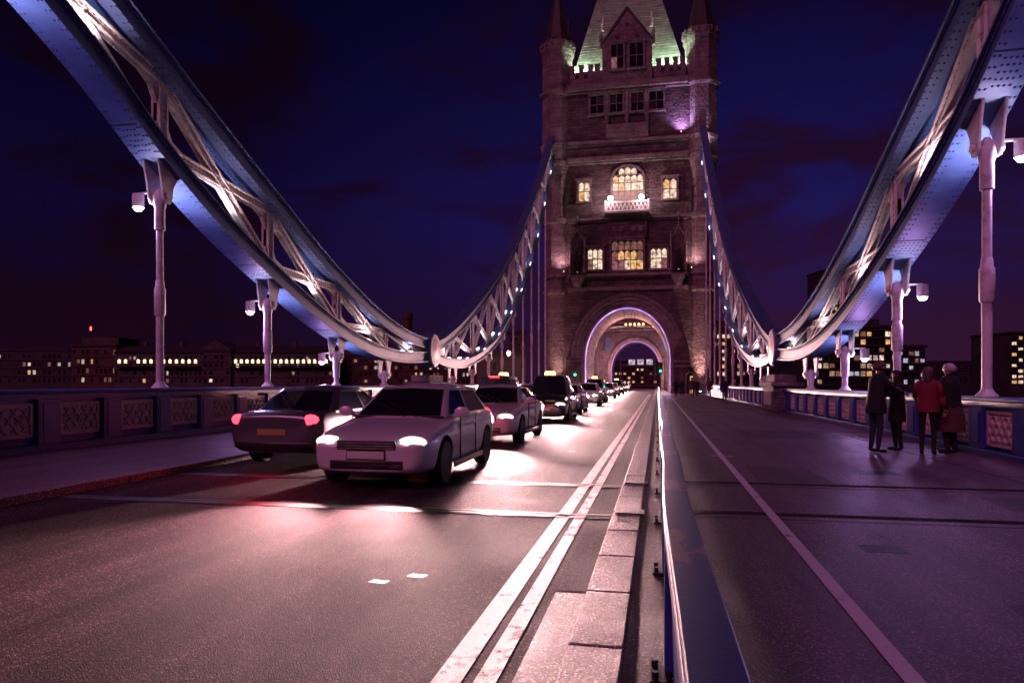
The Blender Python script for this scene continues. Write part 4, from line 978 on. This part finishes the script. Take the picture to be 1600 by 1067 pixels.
st = thing('street_lamp', 'tall street lamp with glowing orange head by the quay house', 'street lamp', (sx, sy, -6.5))
m = MB(); m.lathe([(.16, 0), (.09, 1.0), (.07, 13.2)], 8, (0, 0, 0)); m.build('post', 'dark_metal', st, local=True)
m = MB(); m.lathe([(.1, 13.2), (.32, 13.5), (.36, 13.9), (.1, 14.2)], 10, (0, 0, 0)); m.build('lantern', 'lamp_warm', st, local=True)
lamp('POINT', (sx, sy, 7.4), 2500, (1, .55, .22), .3, st)
# right bank
t, W, zt = building('glass_office', 'stepped glass office block with lit floors right of the chain joint', 1276, 1402, 512, 175, 24, 'block_dark', 7, 13, .42, ['window_cream', 'window_pale', 'window_low', 'window_cool', 'window_dim', 'window_amber', 'window_low'], seed=21, ww=.80, wh=.62, allpanes=True)
m = MB(); m.box(-W * .12, W * .38, 4, 18, zt + .7, zt + 2.6); m.build('plant_room', 'block_dark', t, local=True)
for j in range(8):
    m = MB(); z = 7.0 + (zt - 7.6) / 7 * j; m.box(-W / 2 - .3, W / 2 + .3, -.55, .0, z - .12, z + .16); m.build('floor_slab', 'block_dark', t, local=True)
building('glass_office', 'lower glass office wing behind the second walkers\' hanger rod', 1402, 1446, 543, 178, 20, 'block_dark', 5, 5, .45, ['window_cool', 'window_cool', 'window_dim'], seed=23, ww=.8, wh=.6, allpanes=True)
building('tower_block', 'bright-windowed tall block cut by the right picture edge', 1580, 1660, 521, 230, 20, 'block_dark', 9, 8, .72, ['window_cream', 'window_amber', 'window_cream'], seed=25, ww=.72, wh=.55, allpanes=True)
building('low_quay_block', 'long low dark block on the skyline between the glass offices and tall block', 1446, 1580, 566, 320, 20, 'block_dark', 3, 18, .08, WM, seed=27)
building('river_terrace_block', 'block with stacked amber windows between tower and walkers\' chain', 1112, 1150, 505, 210, 14, 'brick_dark', 8, 5, .5, ['window_amber', 'window_cream', 'window_dim'], seed=31, allpanes=True, ww=.7)
building('hotel_block', 'lit block behind the far hangers of the walkers\' side', 1150, 1276, 540, 250, 16, 'block_dark', 5, 16, .25, WM, seed=33, allpanes=True)
building('tall_office', 'tall amber-lit office glimpsed through the chain lattice', 1296, 1330, 466, 300, 16, 'block_dark', 14, 5, .5, ['window_amber', 'window_cream', 'window_dim'], seed=35, ww=.75, allpanes=True)
building('tall_office', 'narrow office with a glowing crown poking above the walkers\' chain', 1284, 1298, 424, 330, 16, 'block_dark', 16, 3, .3, ['window_amber', 'window_dim'], seed=37, ww=.75)

building('approach_block', 'dark block with lit windows closing the view through both arches', 925, 1075, 566, 330, 20, 'brick_dark', 5, 22, .35, ['window_amber', 'window_cream', 'window_dim'], seed=41, group='far bank blocks')
# ------------------------------------------------------------------ cars
mat('headlamp', (1, 1, 1), .3, emis=(1, .93, .82), estr=60)
mat('tail_lamp', (.6, .02, .02), .3, emis=(1, .02, .035), estr=9)
mat('lamp_lens', (.55, .53, .52), .12, emis=(1, .86, .74), estr=1.6)
mat('number_plate', (.75, .74, .68), .5); mat('rear_plate', (.50, .38, .10), .5)
mat('brake_lamp', (.6, .02, .02), .3, emis=(1, .03, .04), estr=14)
mat('indicator_lamp', (.5, .25, .03), .3)
PAINTS = {'white': (.72, .71, .70), 'silver': (.42, .42, .43), 'pearl': (.66, .60, .54), 'grey': (.12, .12, .13), 'black': (.02, .02, .022), 'maroon': (.16, .015, .02), 'navy': (.02, .03, .10)}
for k, c in PAINTS.items(): mat('paint_' + k, c, .32, .35 if k in ('silver', 'grey') else 0, coat=1, bump=(7, .03, .002))
def evaluated(o, name):
    bpy.context.view_layer.update(); dg = bpy.context.evaluated_depsgraph_get()
    me = bpy.data.meshes.new_from_object(o.evaluated_get(dg)); me.name = name; return me
def loft(rings, close=True):
    m = MB(); n = len(rings[0]); vs = [p for r in rings for p in r]
    fs = [(j * n + i, j * n + (i + 1) % n, (j + 1) * n + (i + 1) % n, (j + 1) * n + i) for j in range(len(rings) - 1) for i in range(n)]
    if close: fs += [tuple(range(n - 1, -1, -1)), tuple(range((len(rings) - 1) * n, len(rings) * n))]
    m.add(vs, fs); return m
def car_template(kind):
    """a car in its own frame, nose towards +y; returns the list of (name, mesh, parent index, role)"""
    hatch = kind != 'saloon'; taxi = kind == 'taxi'
    st = [(2.16, .60, .30, .60), (2.14, .70, .26, .64), (2.04, .80, .22, .70), (1.80, .86, .20, .79), (1.45, .885, .19, .85), (1.10, .89, .19, .90), (.85, .89, .19, .95), (.3, .89, .19, .955), (-.5, .89, .19, .96), (-1.2, .89, .19, .97)]
    st += [(-1.6, .885, .20, .98), (-1.9, .87, .22, .985), (-2.08, .83, .28, .97), (-2.15, .76, .34, .92), (-2.16, .66, .40, .86)] if hatch else [(-1.6, .88, .20, .985), (-1.95, .86, .22, .975), (-2.22, .82, .28, .95), (-2.30, .74, .34, .90), (-2.31, .64, .40, .84)]
    rings = []
    for y, w_, zb, zt in st:
        h = zt - zb
        half = [(0, zb), (.72 * w_, zb), (.94 * w_, zb + .05), (.985 * w_, zb + .30 * h), (w_, zb + .58 * h), (.985 * w_, zb + .84 * h), (.92 * w_, zt - .02), (.62 * w_, zt + .01), (0, zt + .025)]
        rings.append([(x, y, z) for x, z in half] + [(-x, y, z) for x, z in reversed(half[1:-1])])
    o = loft(rings).build('car_body', 'paint_white', None, smooth=True)
    o.data.materials.append(MATS['lamp_off'])
    ss = o.modifiers.new('s', 'SUBSURF'); ss.levels = 2; ss.render_levels = 2
    cut = MB(); WY = (1.32, -1.32)
    for y in WY:
        for s in (-1, 1): cut.tube((s * .60, y, .33), (s * 1.2, y, .33), .385, n=28)
    c = cut.build('cutter', 'lamp_off', None)
    bo = o.modifiers.new('b', 'BOOLEAN'); bo.operation = 'DIFFERENCE'; bo.object = c; bo.solver = 'EXACT'
    try: bo.material_mode = 'TRANSFER'
    except Exception: pass
    body = evaluated(o, 'body')
    for p in body.polygons: p.use_smooth = True
    try: body.set_sharp_from_angle(angle=R(38))
    except Exception: pass
    bpy.data.objects.remove(o); bpy.data.objects.remove(c)
    parts = [('body', body, None, 'paint')]
    def mesh(mb, nm, material, smooth=False, bevel=0):
        ob = mb.build(nm, material, None, smooth, bevel)
        me = evaluated(ob, nm) if bevel else ob.data
        bpy.data.objects.remove(ob)
        if smooth or bevel:
            for p in me.polygons: p.use_smooth = True
            try: me.set_sharp_from_angle(angle=R(45))
            except Exception: pass
        return me
    # cabin
    yA, yTf, yTr, yR = (.98, .12, -1.45, -2.02) if hatch else (.92, .10, -1.00, -1.72)
    if taxi: yA, yTf, yTr, yR = .98, .34, -1.62, -2.06
    zt = (1.74 if taxi else 1.42) if hatch else 1.38; zb = .93
    B = [(0, yA + .14, zb), (.74, yA - .06, zb), (.80, -.25, zb), (.78, yR + .12, zb), (0, yR, zb)]
    T = [(0, yTf + .10, zt), (.55, yTf, zt - .03), (.60, -.35, zt - .02), (.56, yTr, zt - .03), (0, yTr - .06, zt)]
    vs = []; fs = []
    full = lambda P: P + [(-x, y, z) for x, y, z in P[3:0:-1]]
    Bf, Tf = full(B), full(T); n = len(Bf)
    vs = Bf + Tf + [(0, -.3, zt + .045)]
    fs = [(i, (i + 1) % n, n + (i + 1) % n, n + i) for i in range(n)] + [(n + i, n + (i + 1) % n, 2 * n) for i in range(n)]
    g = MB(); g.add(vs, fs); parts.append(('cabin', mesh(g, 'cabin', 'paint_white', bevel=.05), None, 'paint'))
    def glass(i, u0, u1, v0, v1):
        a, b, c2, d = [Vector(p) for p in (Bf[i], Bf[(i + 1) % n], Tf[(i + 1) % n], Tf[i])]
        q = lambda u, v: a.lerp(b, u).lerp(d.lerp(c2, u), v)
        nn = (b - a).cross(d - a).normalized(); cen = q(.5, .5)
        if nn.dot(cen - Vector((0, -.4, 1.1))) < 0: nn = -nn
        return [q(u0, v0) + nn * .007, q(u1, v0) + nn * .007, q(u1, v1) + nn * .007, q(u0, v1) + nn * .007]
    for nm, quads in (('windscreen', [(0, 0, .90, .07, .90), (n - 1, .10, 1, .07, .90)]), ('side_window', [(1, .14, .95, .10, .86)]), ('side_window', [(2, .05, .86, .10, .86)]), ('side_window', [(n - 2, .05, .86, .10, .86)]), ('side_window', [(n - 3, .14, .95, .10, .86)]), ('rear_window', [(3, .12, 1, .12, .86), (4, 0, .88, .12, .86)])):
        g = MB()
        for q in quads: g.add(glass(*q), [(0, 1, 2, 3)])
        parts.append((nm, mesh(g, nm, 'dark_glass'), None, None))
    if taxi:
        g = MB(); g.prism([(-.22, zt + .02), (.22, zt + .02), (.18, zt + .15), (-.18, zt + .15)], 'Y', .12, .24); parts.append(('roof_sign', mesh(g, 'roof_sign', 'wall_lamp_amber', bevel=.015), None, None))
    # lights, grille, bumper, plates
    for s in (-1, 1):
        g = MB(); g.lathe([(.02, .075), (.10, .07), (.165, .03), (.17, -.02), (.15, -.06)], 14, (0, 0, 0), axis='Y')
        g.v = [(s * .60 + x * 1.15, 2.03 + y - abs(x) * .25 * (1 if x * s > 0 else .0), .655 + z * .52) for x, y, z in g.v]
        parts.append(('headlight', mesh(g, 'headlight', 'lamp_lens', True), None, 'head')); hi = len(parts) - 1
        for bx, br in ((.535, .052), (.665, .046)):
            g = MB(); g.lathe([(br, -.03), (br, .008), (br * .6, .03), (.006, .036)], 12, (s * bx, 2.085 - (.035 if bx > .6 else 0), .658), axis='Y'); parts.append(('bulb', mesh(g, 'bulb', 'headlamp', True), hi, None))
        g = MB(); yr = -2.06 if hatch else -2.22
        g.lathe([(.16, .04), (.16, -.05), (.12, -.09), (.02, -.10)], 12, (0, 0, 0), axis='Y')
        g.v = [(s * .66 + x * .85, yr + y + abs(x) * .2, .83 + z * (1.0 if hatch else .6)) for x, y, z in g.v]
        parts.append(('tail_light', mesh(g, 'tail_light', 'tail_lamp', True), None, 'tail'))
        g = MB(); g.lathe([(.09, 0), (.11, .05), (.10, .12), (.03, .14)], 10, (0, 0, 0), axis='Y')
        g.v = [(s * (.94) + x * 1.1, .62 + y, 1.02 + z * .75) for x, y, z in g.v]; g.box(*sorted((s * .80, s * .90)), .62, .68, .95, .99)
        parts.append(('wing_mirror', mesh(g, 'wing_mirror', 'paint_white', True), None, 'paint'))
        g = MB(); g.lathe([(.07, .02), (.075, 0), (.05, -.03)], 10, (s * .66, 2.06, .36), axis='Y'); parts.append(('fog_lamp', mesh(g, 'fog_lamp', 'indicator_lamp', True), None, None))
        for y0, y1 in ((.55, .58), (-.42, -.40)):
            g = MB(); g.box(*sorted((s * .880, s * .8935)), y0, y1, .30, .94); parts.append(('door_gap', mesh(g, 'door_gap', 'seam'), None, None))
        for y0 in (-.30, .52 - .95 * 0 - .3):
            g = MB(); g.box(*sorted((s * .885, s * .912)), y0 - .09, y0 + .09, .80, .83); parts.append(('door_handle', mesh(g, 'door_handle', 'paint_white', bevel=.006), None, 'paint'))
    g = MB(); g.box(-.42, .42, 2.09, 2.165, .56, .68); parts.append(('grille', mesh(g, 'grille', 'lamp_off', bevel=.01), None, None))
    for k in range(3):
        g = MB(); g.box(-.40, .40, 2.165, 2.172, .575 + .035 * k, .59 + .035 * k); parts.append(('grille_bar', mesh(g, 'grille_bar', 'steel'), len(parts) - 1 - k, None))
    g = MB(); g.box(-.52, .52, 2.10, 2.165, .30, .42); parts.append(('lower_intake', mesh(g, 'lower_intake', 'lamp_off', bevel=.015), None, None))
    g = MB(); g.box(-.275, .275, 2.155, 2.174, .43, .56); parts.append(('plate_surround', mesh(g, 'plate_surround', 'lamp_off'), None, None))
    g = MB(); g.box(-.26, .26, 2.16, 2.184, .445, .545); parts.append(('number_plate', mesh(g, 'number_plate', 'number_plate'), None, None))
    yr = -2.165 if hatch else -2.315
    g = MB(); g.box(-.26, .26, yr - .012, yr + .02, .58, .68); parts.append(('number_plate', mesh(g, 'rear_number_plate', 'rear_plate'), None, None))
    g = MB(); g.box(-.70, .70, yr + .0, yr + .10, .36, .46); parts.append(('bumper_strip', mesh(g, 'bumper_strip', 'lamp_off', bevel=.02), None, None))
    g = MB(); g.box(-.22, .22, yTr - .13, yTr - .08, zt - .05, zt - .025) if hatch else g.box(-.22, .22, yR + .22, yR + .26, .99, 1.02); parts.append(('brake_light', mesh(g, 'brake_light', 'brake_lamp'), None, 'tail'))
    g = MB(); zw = .955
    for sx in (-1, 1):
        g = MB(); g.beam((sx * .10 - .25, yA + .10, zw + .01), (sx * .10 + .28, yA - .16, zw + .21), .02, .012, (0, 0, 1)); parts.append(('wiper', mesh(g, 'wiper', 'lamp_off'), None, None))
        g = MB(); g.box(*sorted((sx * .868, sx * .900)), -.92, .92, .20, .29); parts.append(('sill_trim', mesh(g, 'sill_trim', 'lamp_off', bevel=.01), None, None))
        g = MB(); g.beam((sx * .80, .72, .945), (sx * .80, -1.55, .955), .016, .02, (1, 0, 0)); parts.append(('window_trim', mesh(g, 'window_trim', 'steel'), None, None))
    g = MB(); g.box(-.70, .70, .86, .98, .945, .962); parts.append(('cowl', mesh(g, 'cowl', 'lamp_off'), None, None))
    # wheels
    for y in WY:
        for s in (-1, 1):
            g = MB(); g.lathe([(.20, -.10), (.30, -.105), (.325, -.07), (.325, .07), (.30, .105), (.20, .10)], 24, (s * .78, y, .325), axis='X'); parts.append(('wheel', mesh(g, 'wheel', 'black_rubber', True), None, None)); wi = len(parts) - 1
            g = MB(); xo = s * .865; g.lathe([(.205, -.02), (.21, .01), (.185, .012)] if s > 0 else [(.185, -.012), (.21, -.01), (.205, .02)], 20, (xo, y, .325), axis='X')
            for k in range(5):
                a = 2 * math.pi * k / 5; g.beam((xo, y, .325), (xo, y + .19 * math.cos(a), .325 + .19 * math.sin(a)), .055, .02)
            parts.append(('rim', mesh(g, 'rim', 'steel'), wi, None))
            g = MB(); g.lathe([(.19, -.03), (.19, -.02)] if s > 0 else [(.19, .02), (.19, .03)], 16, (xo, y, .325), axis='X'); parts.append(('brake_disc', mesh(g, 'brake_disc', 'lamp_off'), wi, None))
    return parts
TEMPL = {k: car_template(k) for k in ('hatchback', 'saloon', 'taxi')}
def car(kind, x, y, rz, paint, label, group, oncoming, power):
    r = thing('car', label, 'car', (x, y, ROADZ), rz, group); made = []
    for nm, me, par, role in TEMPL[kind]:
        o = bpy.data.objects.new(nm, me); COL.objects.link(o); o.parent = r if par is None else made[par]; made.append(o)
        if role == 'paint':
            o.material_slots[0].link = 'OBJECT'; o.material_slots[0].material = MATS['paint_' + paint]
        if role == 'head' and not oncoming:
            pass
    for s in (-1, 1):
        d = bpy.data.lights.new('headlight_beam', 'SPOT'); d.energy = power; d.color = (1, .56, .56); d.spot_size = R(62); d.spot_blend = 1; d.shadow_soft_size = .09
        o = bpy.data.objects.new('headlight_beam', d); COL.objects.link(o); o.parent = r; o.location = (s * .60, 2.22, .66); o.rotation_euler = (R(90 - 9), 0, 0)
    d = bpy.data.lights.new('tail_glow', 'SPOT'); d.energy = 60 if not oncoming else 20; d.color = (1, .03, .06); d.shadow_soft_size = .25; d.spot_size = R(130); d.spot_blend = 1
    o = bpy.data.objects.new('tail_glow', d); COL.objects.link(o); o.parent = r; o.location = (0, -2.45, .8); o.rotation_euler = (R(-70), 0, 0)
    return r
ON = [(8.6, 'hatchback', 'white'), (15.4, 'saloon', 'pearl'), (24.4, 'taxi', 'black'), (30.6, 'saloon', 'silver'), (41, 'hatchback', 'white'), (48.5, 'taxi', 'silver'), (61, 'hatchback', 'silver'), (73, 'saloon', 'white'), (83, 'taxi', 'black'), (98, 'saloon', 'silver'), (112, 'hatchback', 'white')]
for i, (yf, kind, paint) in enumerate(ON):
    car(kind, -3.78 + .05 * (-1) ** i, yf + 2.16, math.pi + .01 * (-1) ** i, paint, '%s %s with headlights on, %s in the oncoming queue' % (paint, kind, 'closest to the camera' if i == 0 else ORD[i] + ' from the camera'), 'oncoming cars', True, 3400 if i == 0 else 9500)
AW = [(10.6, 'saloon', 'grey'), (18.6, 'hatchback', 'maroon'), (27, 'taxi', 'black'), (36, 'saloon', 'silver'), (46.5, 'hatchback', 'navy'), (58, 'saloon', 'grey'), (70, 'hatchback', 'maroon')]
for i, (yr, kind, paint) in enumerate(AW):
    car(kind, -6.25 + .04 * (-1) ** i, yr + 2.2, 0, paint, '%s %s seen from behind with red lights, %s in the far lane' % (paint, kind, 'closest to the camera' if i == 0 else ORD[i] + ' from the camera'), 'cars driving towards the tower', False, 900)

# ------------------------------------------------------------------ people on the footway
mat('skin', (.42, .24, .17), .5, noise=(30, (.36, .20, .14), (.46, .27, .20)))
mat('hair_dark', (.02, .014, .012), .6, bump=(90, .5, .01)); mat('hair_grey', (.42, .38, .38), .6, bump=(90, .5, .01)); mat('hair_brown', (.10, .05, .03), .6, bump=(90, .5, .01))
mat('cloth_black', (.012, .012, .014), .85, bump=(25, .4, .02)); mat('cloth_navy', (.02, .024, .05), .85, bump=(25, .4, .02)); mat('cloth_red', (.20, .008, .035), .8, bump=(25, .4, .02))
mat('cloth_grey', (.07, .065, .07), .85, bump=(25, .4, .02)); mat('cloth_brown', (.10, .035, .03), .85, bump=(25, .4, .02)); mat('denim', (.025, .03, .055), .85, bump=(40, .3, .01)); mat('leather', (.012, .010, .010), .45)
mat('eye_dark', (.01, .01, .012), .2)
def person(label, loc, rz, h, legs, coat, hair, arms=((.0, .06), (.0, .06)), lean=0, coat_z=.80, stride=0, wide=1.0, long_hair=False, hat=None, group='people on the footway', legmat=None):
    """one skinned body with tapering limbs, hands and feet; coat and hair are worn over it. faces local +y"""
    k = h / 1.72
    root = thing('person', label, 'person', loc, rz, group)
    J = {'pelvis': (0, 0, .95, .125, .10), 'spine': (0, .01 + lean * .3, 1.14, .115, .09), 'chest': (0, .02 + lean * .7, 1.33, .14, .095), 'neckb': (0, .01 + lean, 1.455, .06, .055), 'neck': (0, .02 + lean * 1.1, 1.51, .05, .05), 'head': (0, .04 + lean * 1.25, 1.60, .078, .095), 'crown': (0, .03 + lean * 1.35, 1.685, .06, .07)}
    E = [('pelvis', 'spine'), ('spine', 'chest'), ('chest', 'neckb'), ('neckb', 'neck'), ('neck', 'head'), ('head', 'crown')]
    hands = []
    for i, s in enumerate((-1, 1)):
        n = 'LR'[i]; fw, out = arms[i]
        sh = Vector((s * .165, .01 + lean * .8, 1.395)); el = sh + Vector((s * (.05 + out * .5), .26 * fw, -.27 * math.sqrt(max(.05, 1 - fw * fw * .8)))); 
        wr = el + Vector((s * (out - .06 * fw * 2), .24 * min(1, fw * 1.35 + .10), -.25 * (1 - min(1, fw * 1.25))+ .04 * fw))
        J['sh' + n] = (*sh, .062, .06); J['el' + n] = (*el, .044, .044); J['wr' + n] = (*wr, .030, .026); d = (wr - el).normalized(); hd = wr + d * .075; J['ha' + n] = (*hd, .036, .020)
        E += [('chest', 'sh' + n), ('sh' + n, 'el' + n), ('el' + n, 'wr' + n), ('wr' + n, 'ha' + n)]; hands.append((wr, d, s))
        st = stride * s
        J['hip' + n] = (s * .09, 0, .90, .088, .085); J['kn' + n] = (s * .10, .03 + st * .55, .50, .058, .06); J['an' + n] = (s * .10, -.02 + st, .095 + (.04 if st < 0 else 0), .040, .042); J['he' + n] = (s * .10, -.04 + st, .045 + (.03 if st < 0 else 0), .038, .038); J['to' + n] = (s * .115, .16 + st, .035, .038, .030)
        E += [('pelvis', 'hip' + n), ('hip' + n, 'kn' + n), ('kn' + n, 'an' + n), ('an' + n, 'he' + n), ('he' + n, 'to' + n)]
    names = list(J); me = bpy.data.meshes.new('body'); me.from_pydata([tuple(c * k for c in J[n][:3]) for n in names], [(names.index(a), names.index(b)) for a, b in E], [])
    tmp = bpy.data.objects.new('body_tmp', me); COL.objects.link(tmp)
    sk = tmp.modifiers.new('skin', 'SKIN'); sk.use_smooth_shade = True
    for i, n in enumerate(names):
        v = me.skin_vertices[0].data[i]; v.radius = (J[n][3] * k * wide, J[n][4] * k * wide); v.use_root = (n == 'pelvis')
    sb = tmp.modifiers.new('sub', 'SUBSURF'); sb.levels = 2; sb.render_levels = 2
    body = evaluated(tmp, 'body'); bpy.data.objects.remove(tmp)
    # fingers, nose and ears joined into the same mesh
    x = MB()
    for wr, d, s in hands:
        side = d.cross(Vector((0, 0, 1))); side = side.normalized() if side.length > .1 else Vector((0, 1, 0)); pn = side.cross(d).normalized()
        for q, ln in enumerate((.062, .072, .068, .055)):
            b0 = wr + d * .095 + side * (-.027 + .018 * q); b1 = b0 + d * ln * .55 - pn * .010; b2 = b1 + d * ln * .38 - pn * .026
            x.tube(b0 * k, b1 * k, .0085 * k, .008 * k, 6); x.tube(b1 * k, b2 * k, .008 * k, .006 * k, 6)
        t0 = wr + d * .035 + side * .03; t1 = t0 + d * .035 + side * .028; t2 = t1 + d * .035; x.tube(t0 * k, t1 * k, .011 * k, .010 * k, 6); x.tube(t1 * k, t2 * k, .010 * k, .007 * k, 6)
    hc = Vector((0, .04 + lean * 1.25, 1.60))
    x.add([tuple((hc + Vector(p)) * k) for p in ((-.016, .092, -.02), (.016, .092, -.02), (0, .122, -.022), (0, .09, .03))], [(0, 1, 2), (0, 2, 3), (2, 1, 3)])
    for s in (-1, 1): x.lathe([(.0, 0), (.022 * k, .0), (.024 * k, .012 * k), (.0, .014 * k)], 8, tuple((hc + Vector((s * .082, -.005, -.005))) * k), axis='X')
    bm = bmesh.new(); bm.from_mesh(body); tm = bpy.data.meshes.new('t'); tm.from_pydata(x.v, [], x.f); bm.from_mesh(tm); bmesh.ops.recalc_face_normals(bm, faces=bm.faces); bm.to_mesh(body); bm.free()
    body.materials.clear()
    for mm in ('skin', legs, coat, 'leather'): body.materials.append(MATS[mm])
    for p in body.polygons:
        c = p.center / k; p.use_smooth = True
        nearhand = any((c - (wr + d * .09)).length < .115 for wr, d, s in hands)
        p.material_index = 0 if (c.z > 1.475 or nearhand) else (3 if c.z < .10 else (1 if c.z < .93 else 2))
    b = place('body', body, root, local=True)
    for s in (-1, 1):
        m = MB(); m.lathe([(.0, -.004), (.010, 0), (.0, .006)], 8, tuple((hc + Vector((s * .032, .083, .018))) * k), axis='Y'); m.build('eye', 'eye_dark', b, local=True)
    m = MB(); m.box(*[v * k for v in (-.022, .022, hc.y + .082, hc.y + .094, hc.z - .052, hc.z - .045)]); m.build('mouth', 'hair_brown', b, local=True)
    # coat: lofted shell with open hem, plus sleeves
    rings = []
    for z, rx, ry, dy in ((coat_z, .205, .165, 0), (coat_z + .10, .205, .160, 0), (1.0, .185, .145, .0), (1.14, .175, .138, lean * .3), (1.30, .185, .135, lean * .65), (1.40, .168, .112, lean * .85), (1.455, .105, .088, lean), (1.485, .075, .075, lean * 1.05)):
        rings.append([((rx * wide + .006 * math.sin(5 * a + z * 20)) * math.cos(a) * k, (.012 + dy + ry * wide * math.sin(a)) * k, z * k) for a in [2 * math.pi * i / 18 for i in range(18)]])
    g = loft(rings, False)
    for n in 'LR':
        a, e, w2 = [Vector(J[q + n][:3]) * k for q in ('sh', 'el', 'wr')]
        g.tube(a + (a - e) * -.02, e, .060 * k * wide, .055 * k * wide, 12); g.tube(e + (a - e) * .05, w2, .064 * k * wide, .045 * k * wide, 12)
    c = g.build('coat', coat, root, smooth=True, local=True)
    # hair or hat
    m = MB(); pr = [(.0, .108), (.055, .098), (.092, .06), (.103, .015), (.098, -.03 if not long_hair else -.17), (.085, -.06 if not long_hair else -.20)]
    m.lathe(pr[::-1], 14, (0, 0, 0)); ctr = hc + Vector((0, -.018, .012))
    m.v = [tuple((ctr + Vector((px * .95, py * 1.05 - (.03 if pz < .02 else 0), pz))) * k) for px, py, pz in m.v]
    m.build('hair', hair, b, smooth=True, local=True)
    if hat:
        m = MB(); m.lathe([(.115, -.01), (.118, .03), (.10, .09), (.05, .125), (.01, .13)], 14, tuple((hc + Vector((0, -.01, .035))) * k)); m.build('hat', hat, root, smooth=True, local=True)
    if legmat:
        m = MB(); rings = []
        for z, rx, ry in ((.42, .24, .20), (.60, .23, .19), (.80, .205, .165), (1.0, .17, .135)): rings.append([((rx + .008 * math.sin(7 * a)) * wide * math.cos(a) * k, ry * wide * math.sin(a) * k, z * k) for a in [2 * math.pi * i / 18 for i in range(18)]])
        loft(rings, False).build('skirt', legmat, root, smooth=True, local=True)
    return root
person('man in black jacket and jeans leaning towards his companion by the parapet', (4.36, 14.45, 0), R(-70), 1.78, 'denim', 'cloth_black', 'hair_brown', arms=((.75, .02), (.6, .02)), lean=.05, coat_z=.74)
person('small dark-haired companion in a black coat facing the man in black jacket', (4.92, 14.95, 0), R(100), 1.62, 'cloth_black', 'cloth_black', 'hair_dark', arms=((.7, .0), (.75, .0)), coat_z=.62, long_hair=True)
person('woman in a short red jacket and dark trousers beside the parapet', (5.18, 14.15, 0), R(-25), 1.66, 'cloth_black', 'cloth_red', 'hair_brown', arms=((.4, .02), (.1, .04)), coat_z=.84, long_hair=True)
person('pale-haired stout person in black top and brown skirt near the parapet', (5.72, 14.55, 0), R(35), 1.74, 'cloth_black', 'cloth_black', 'hair_grey', arms=((.55, .04), (.5, .04)), wide=1.22, coat_z=.80, legmat='cloth_brown')
# walkers in the distance, at the foot of the tower
far = [(2.6, 66, 10, 1.75, 'cloth_black', 'a black-coated walker, nearest the barrier among those at the tower foot'), (3.3, 69, 170, 1.70, 'cloth_navy', 'navy-coated walker at the tower foot, second from the barrier'), (3.9, 63, 5, 1.80, 'cloth_grey', 'grey-coated walker at the tower foot, third from the barrier'),
       (4.6, 67, 185, 1.66, 'cloth_black', 'black-coated walker at the tower foot, fourth from the barrier'), (5.2, 61, 0, 1.78, 'cloth_brown', 'brown-coated walker at the tower foot, closest to the parapet'), (5.3, 50, 175, 1.72, 'cloth_navy', 'lone navy-coated walker beside the parapet short of the tower')]
for i, (x, y, a, h, c, lab) in enumerate(far):
    person(lab, (x, y, 0), R(a), h, 'cloth_black', c, ('hair_dark', 'hair_brown')[i % 2], arms=((.15, .03), (-.1, .03)), stride=.16, coat_z=.66, group='walkers by the tower')
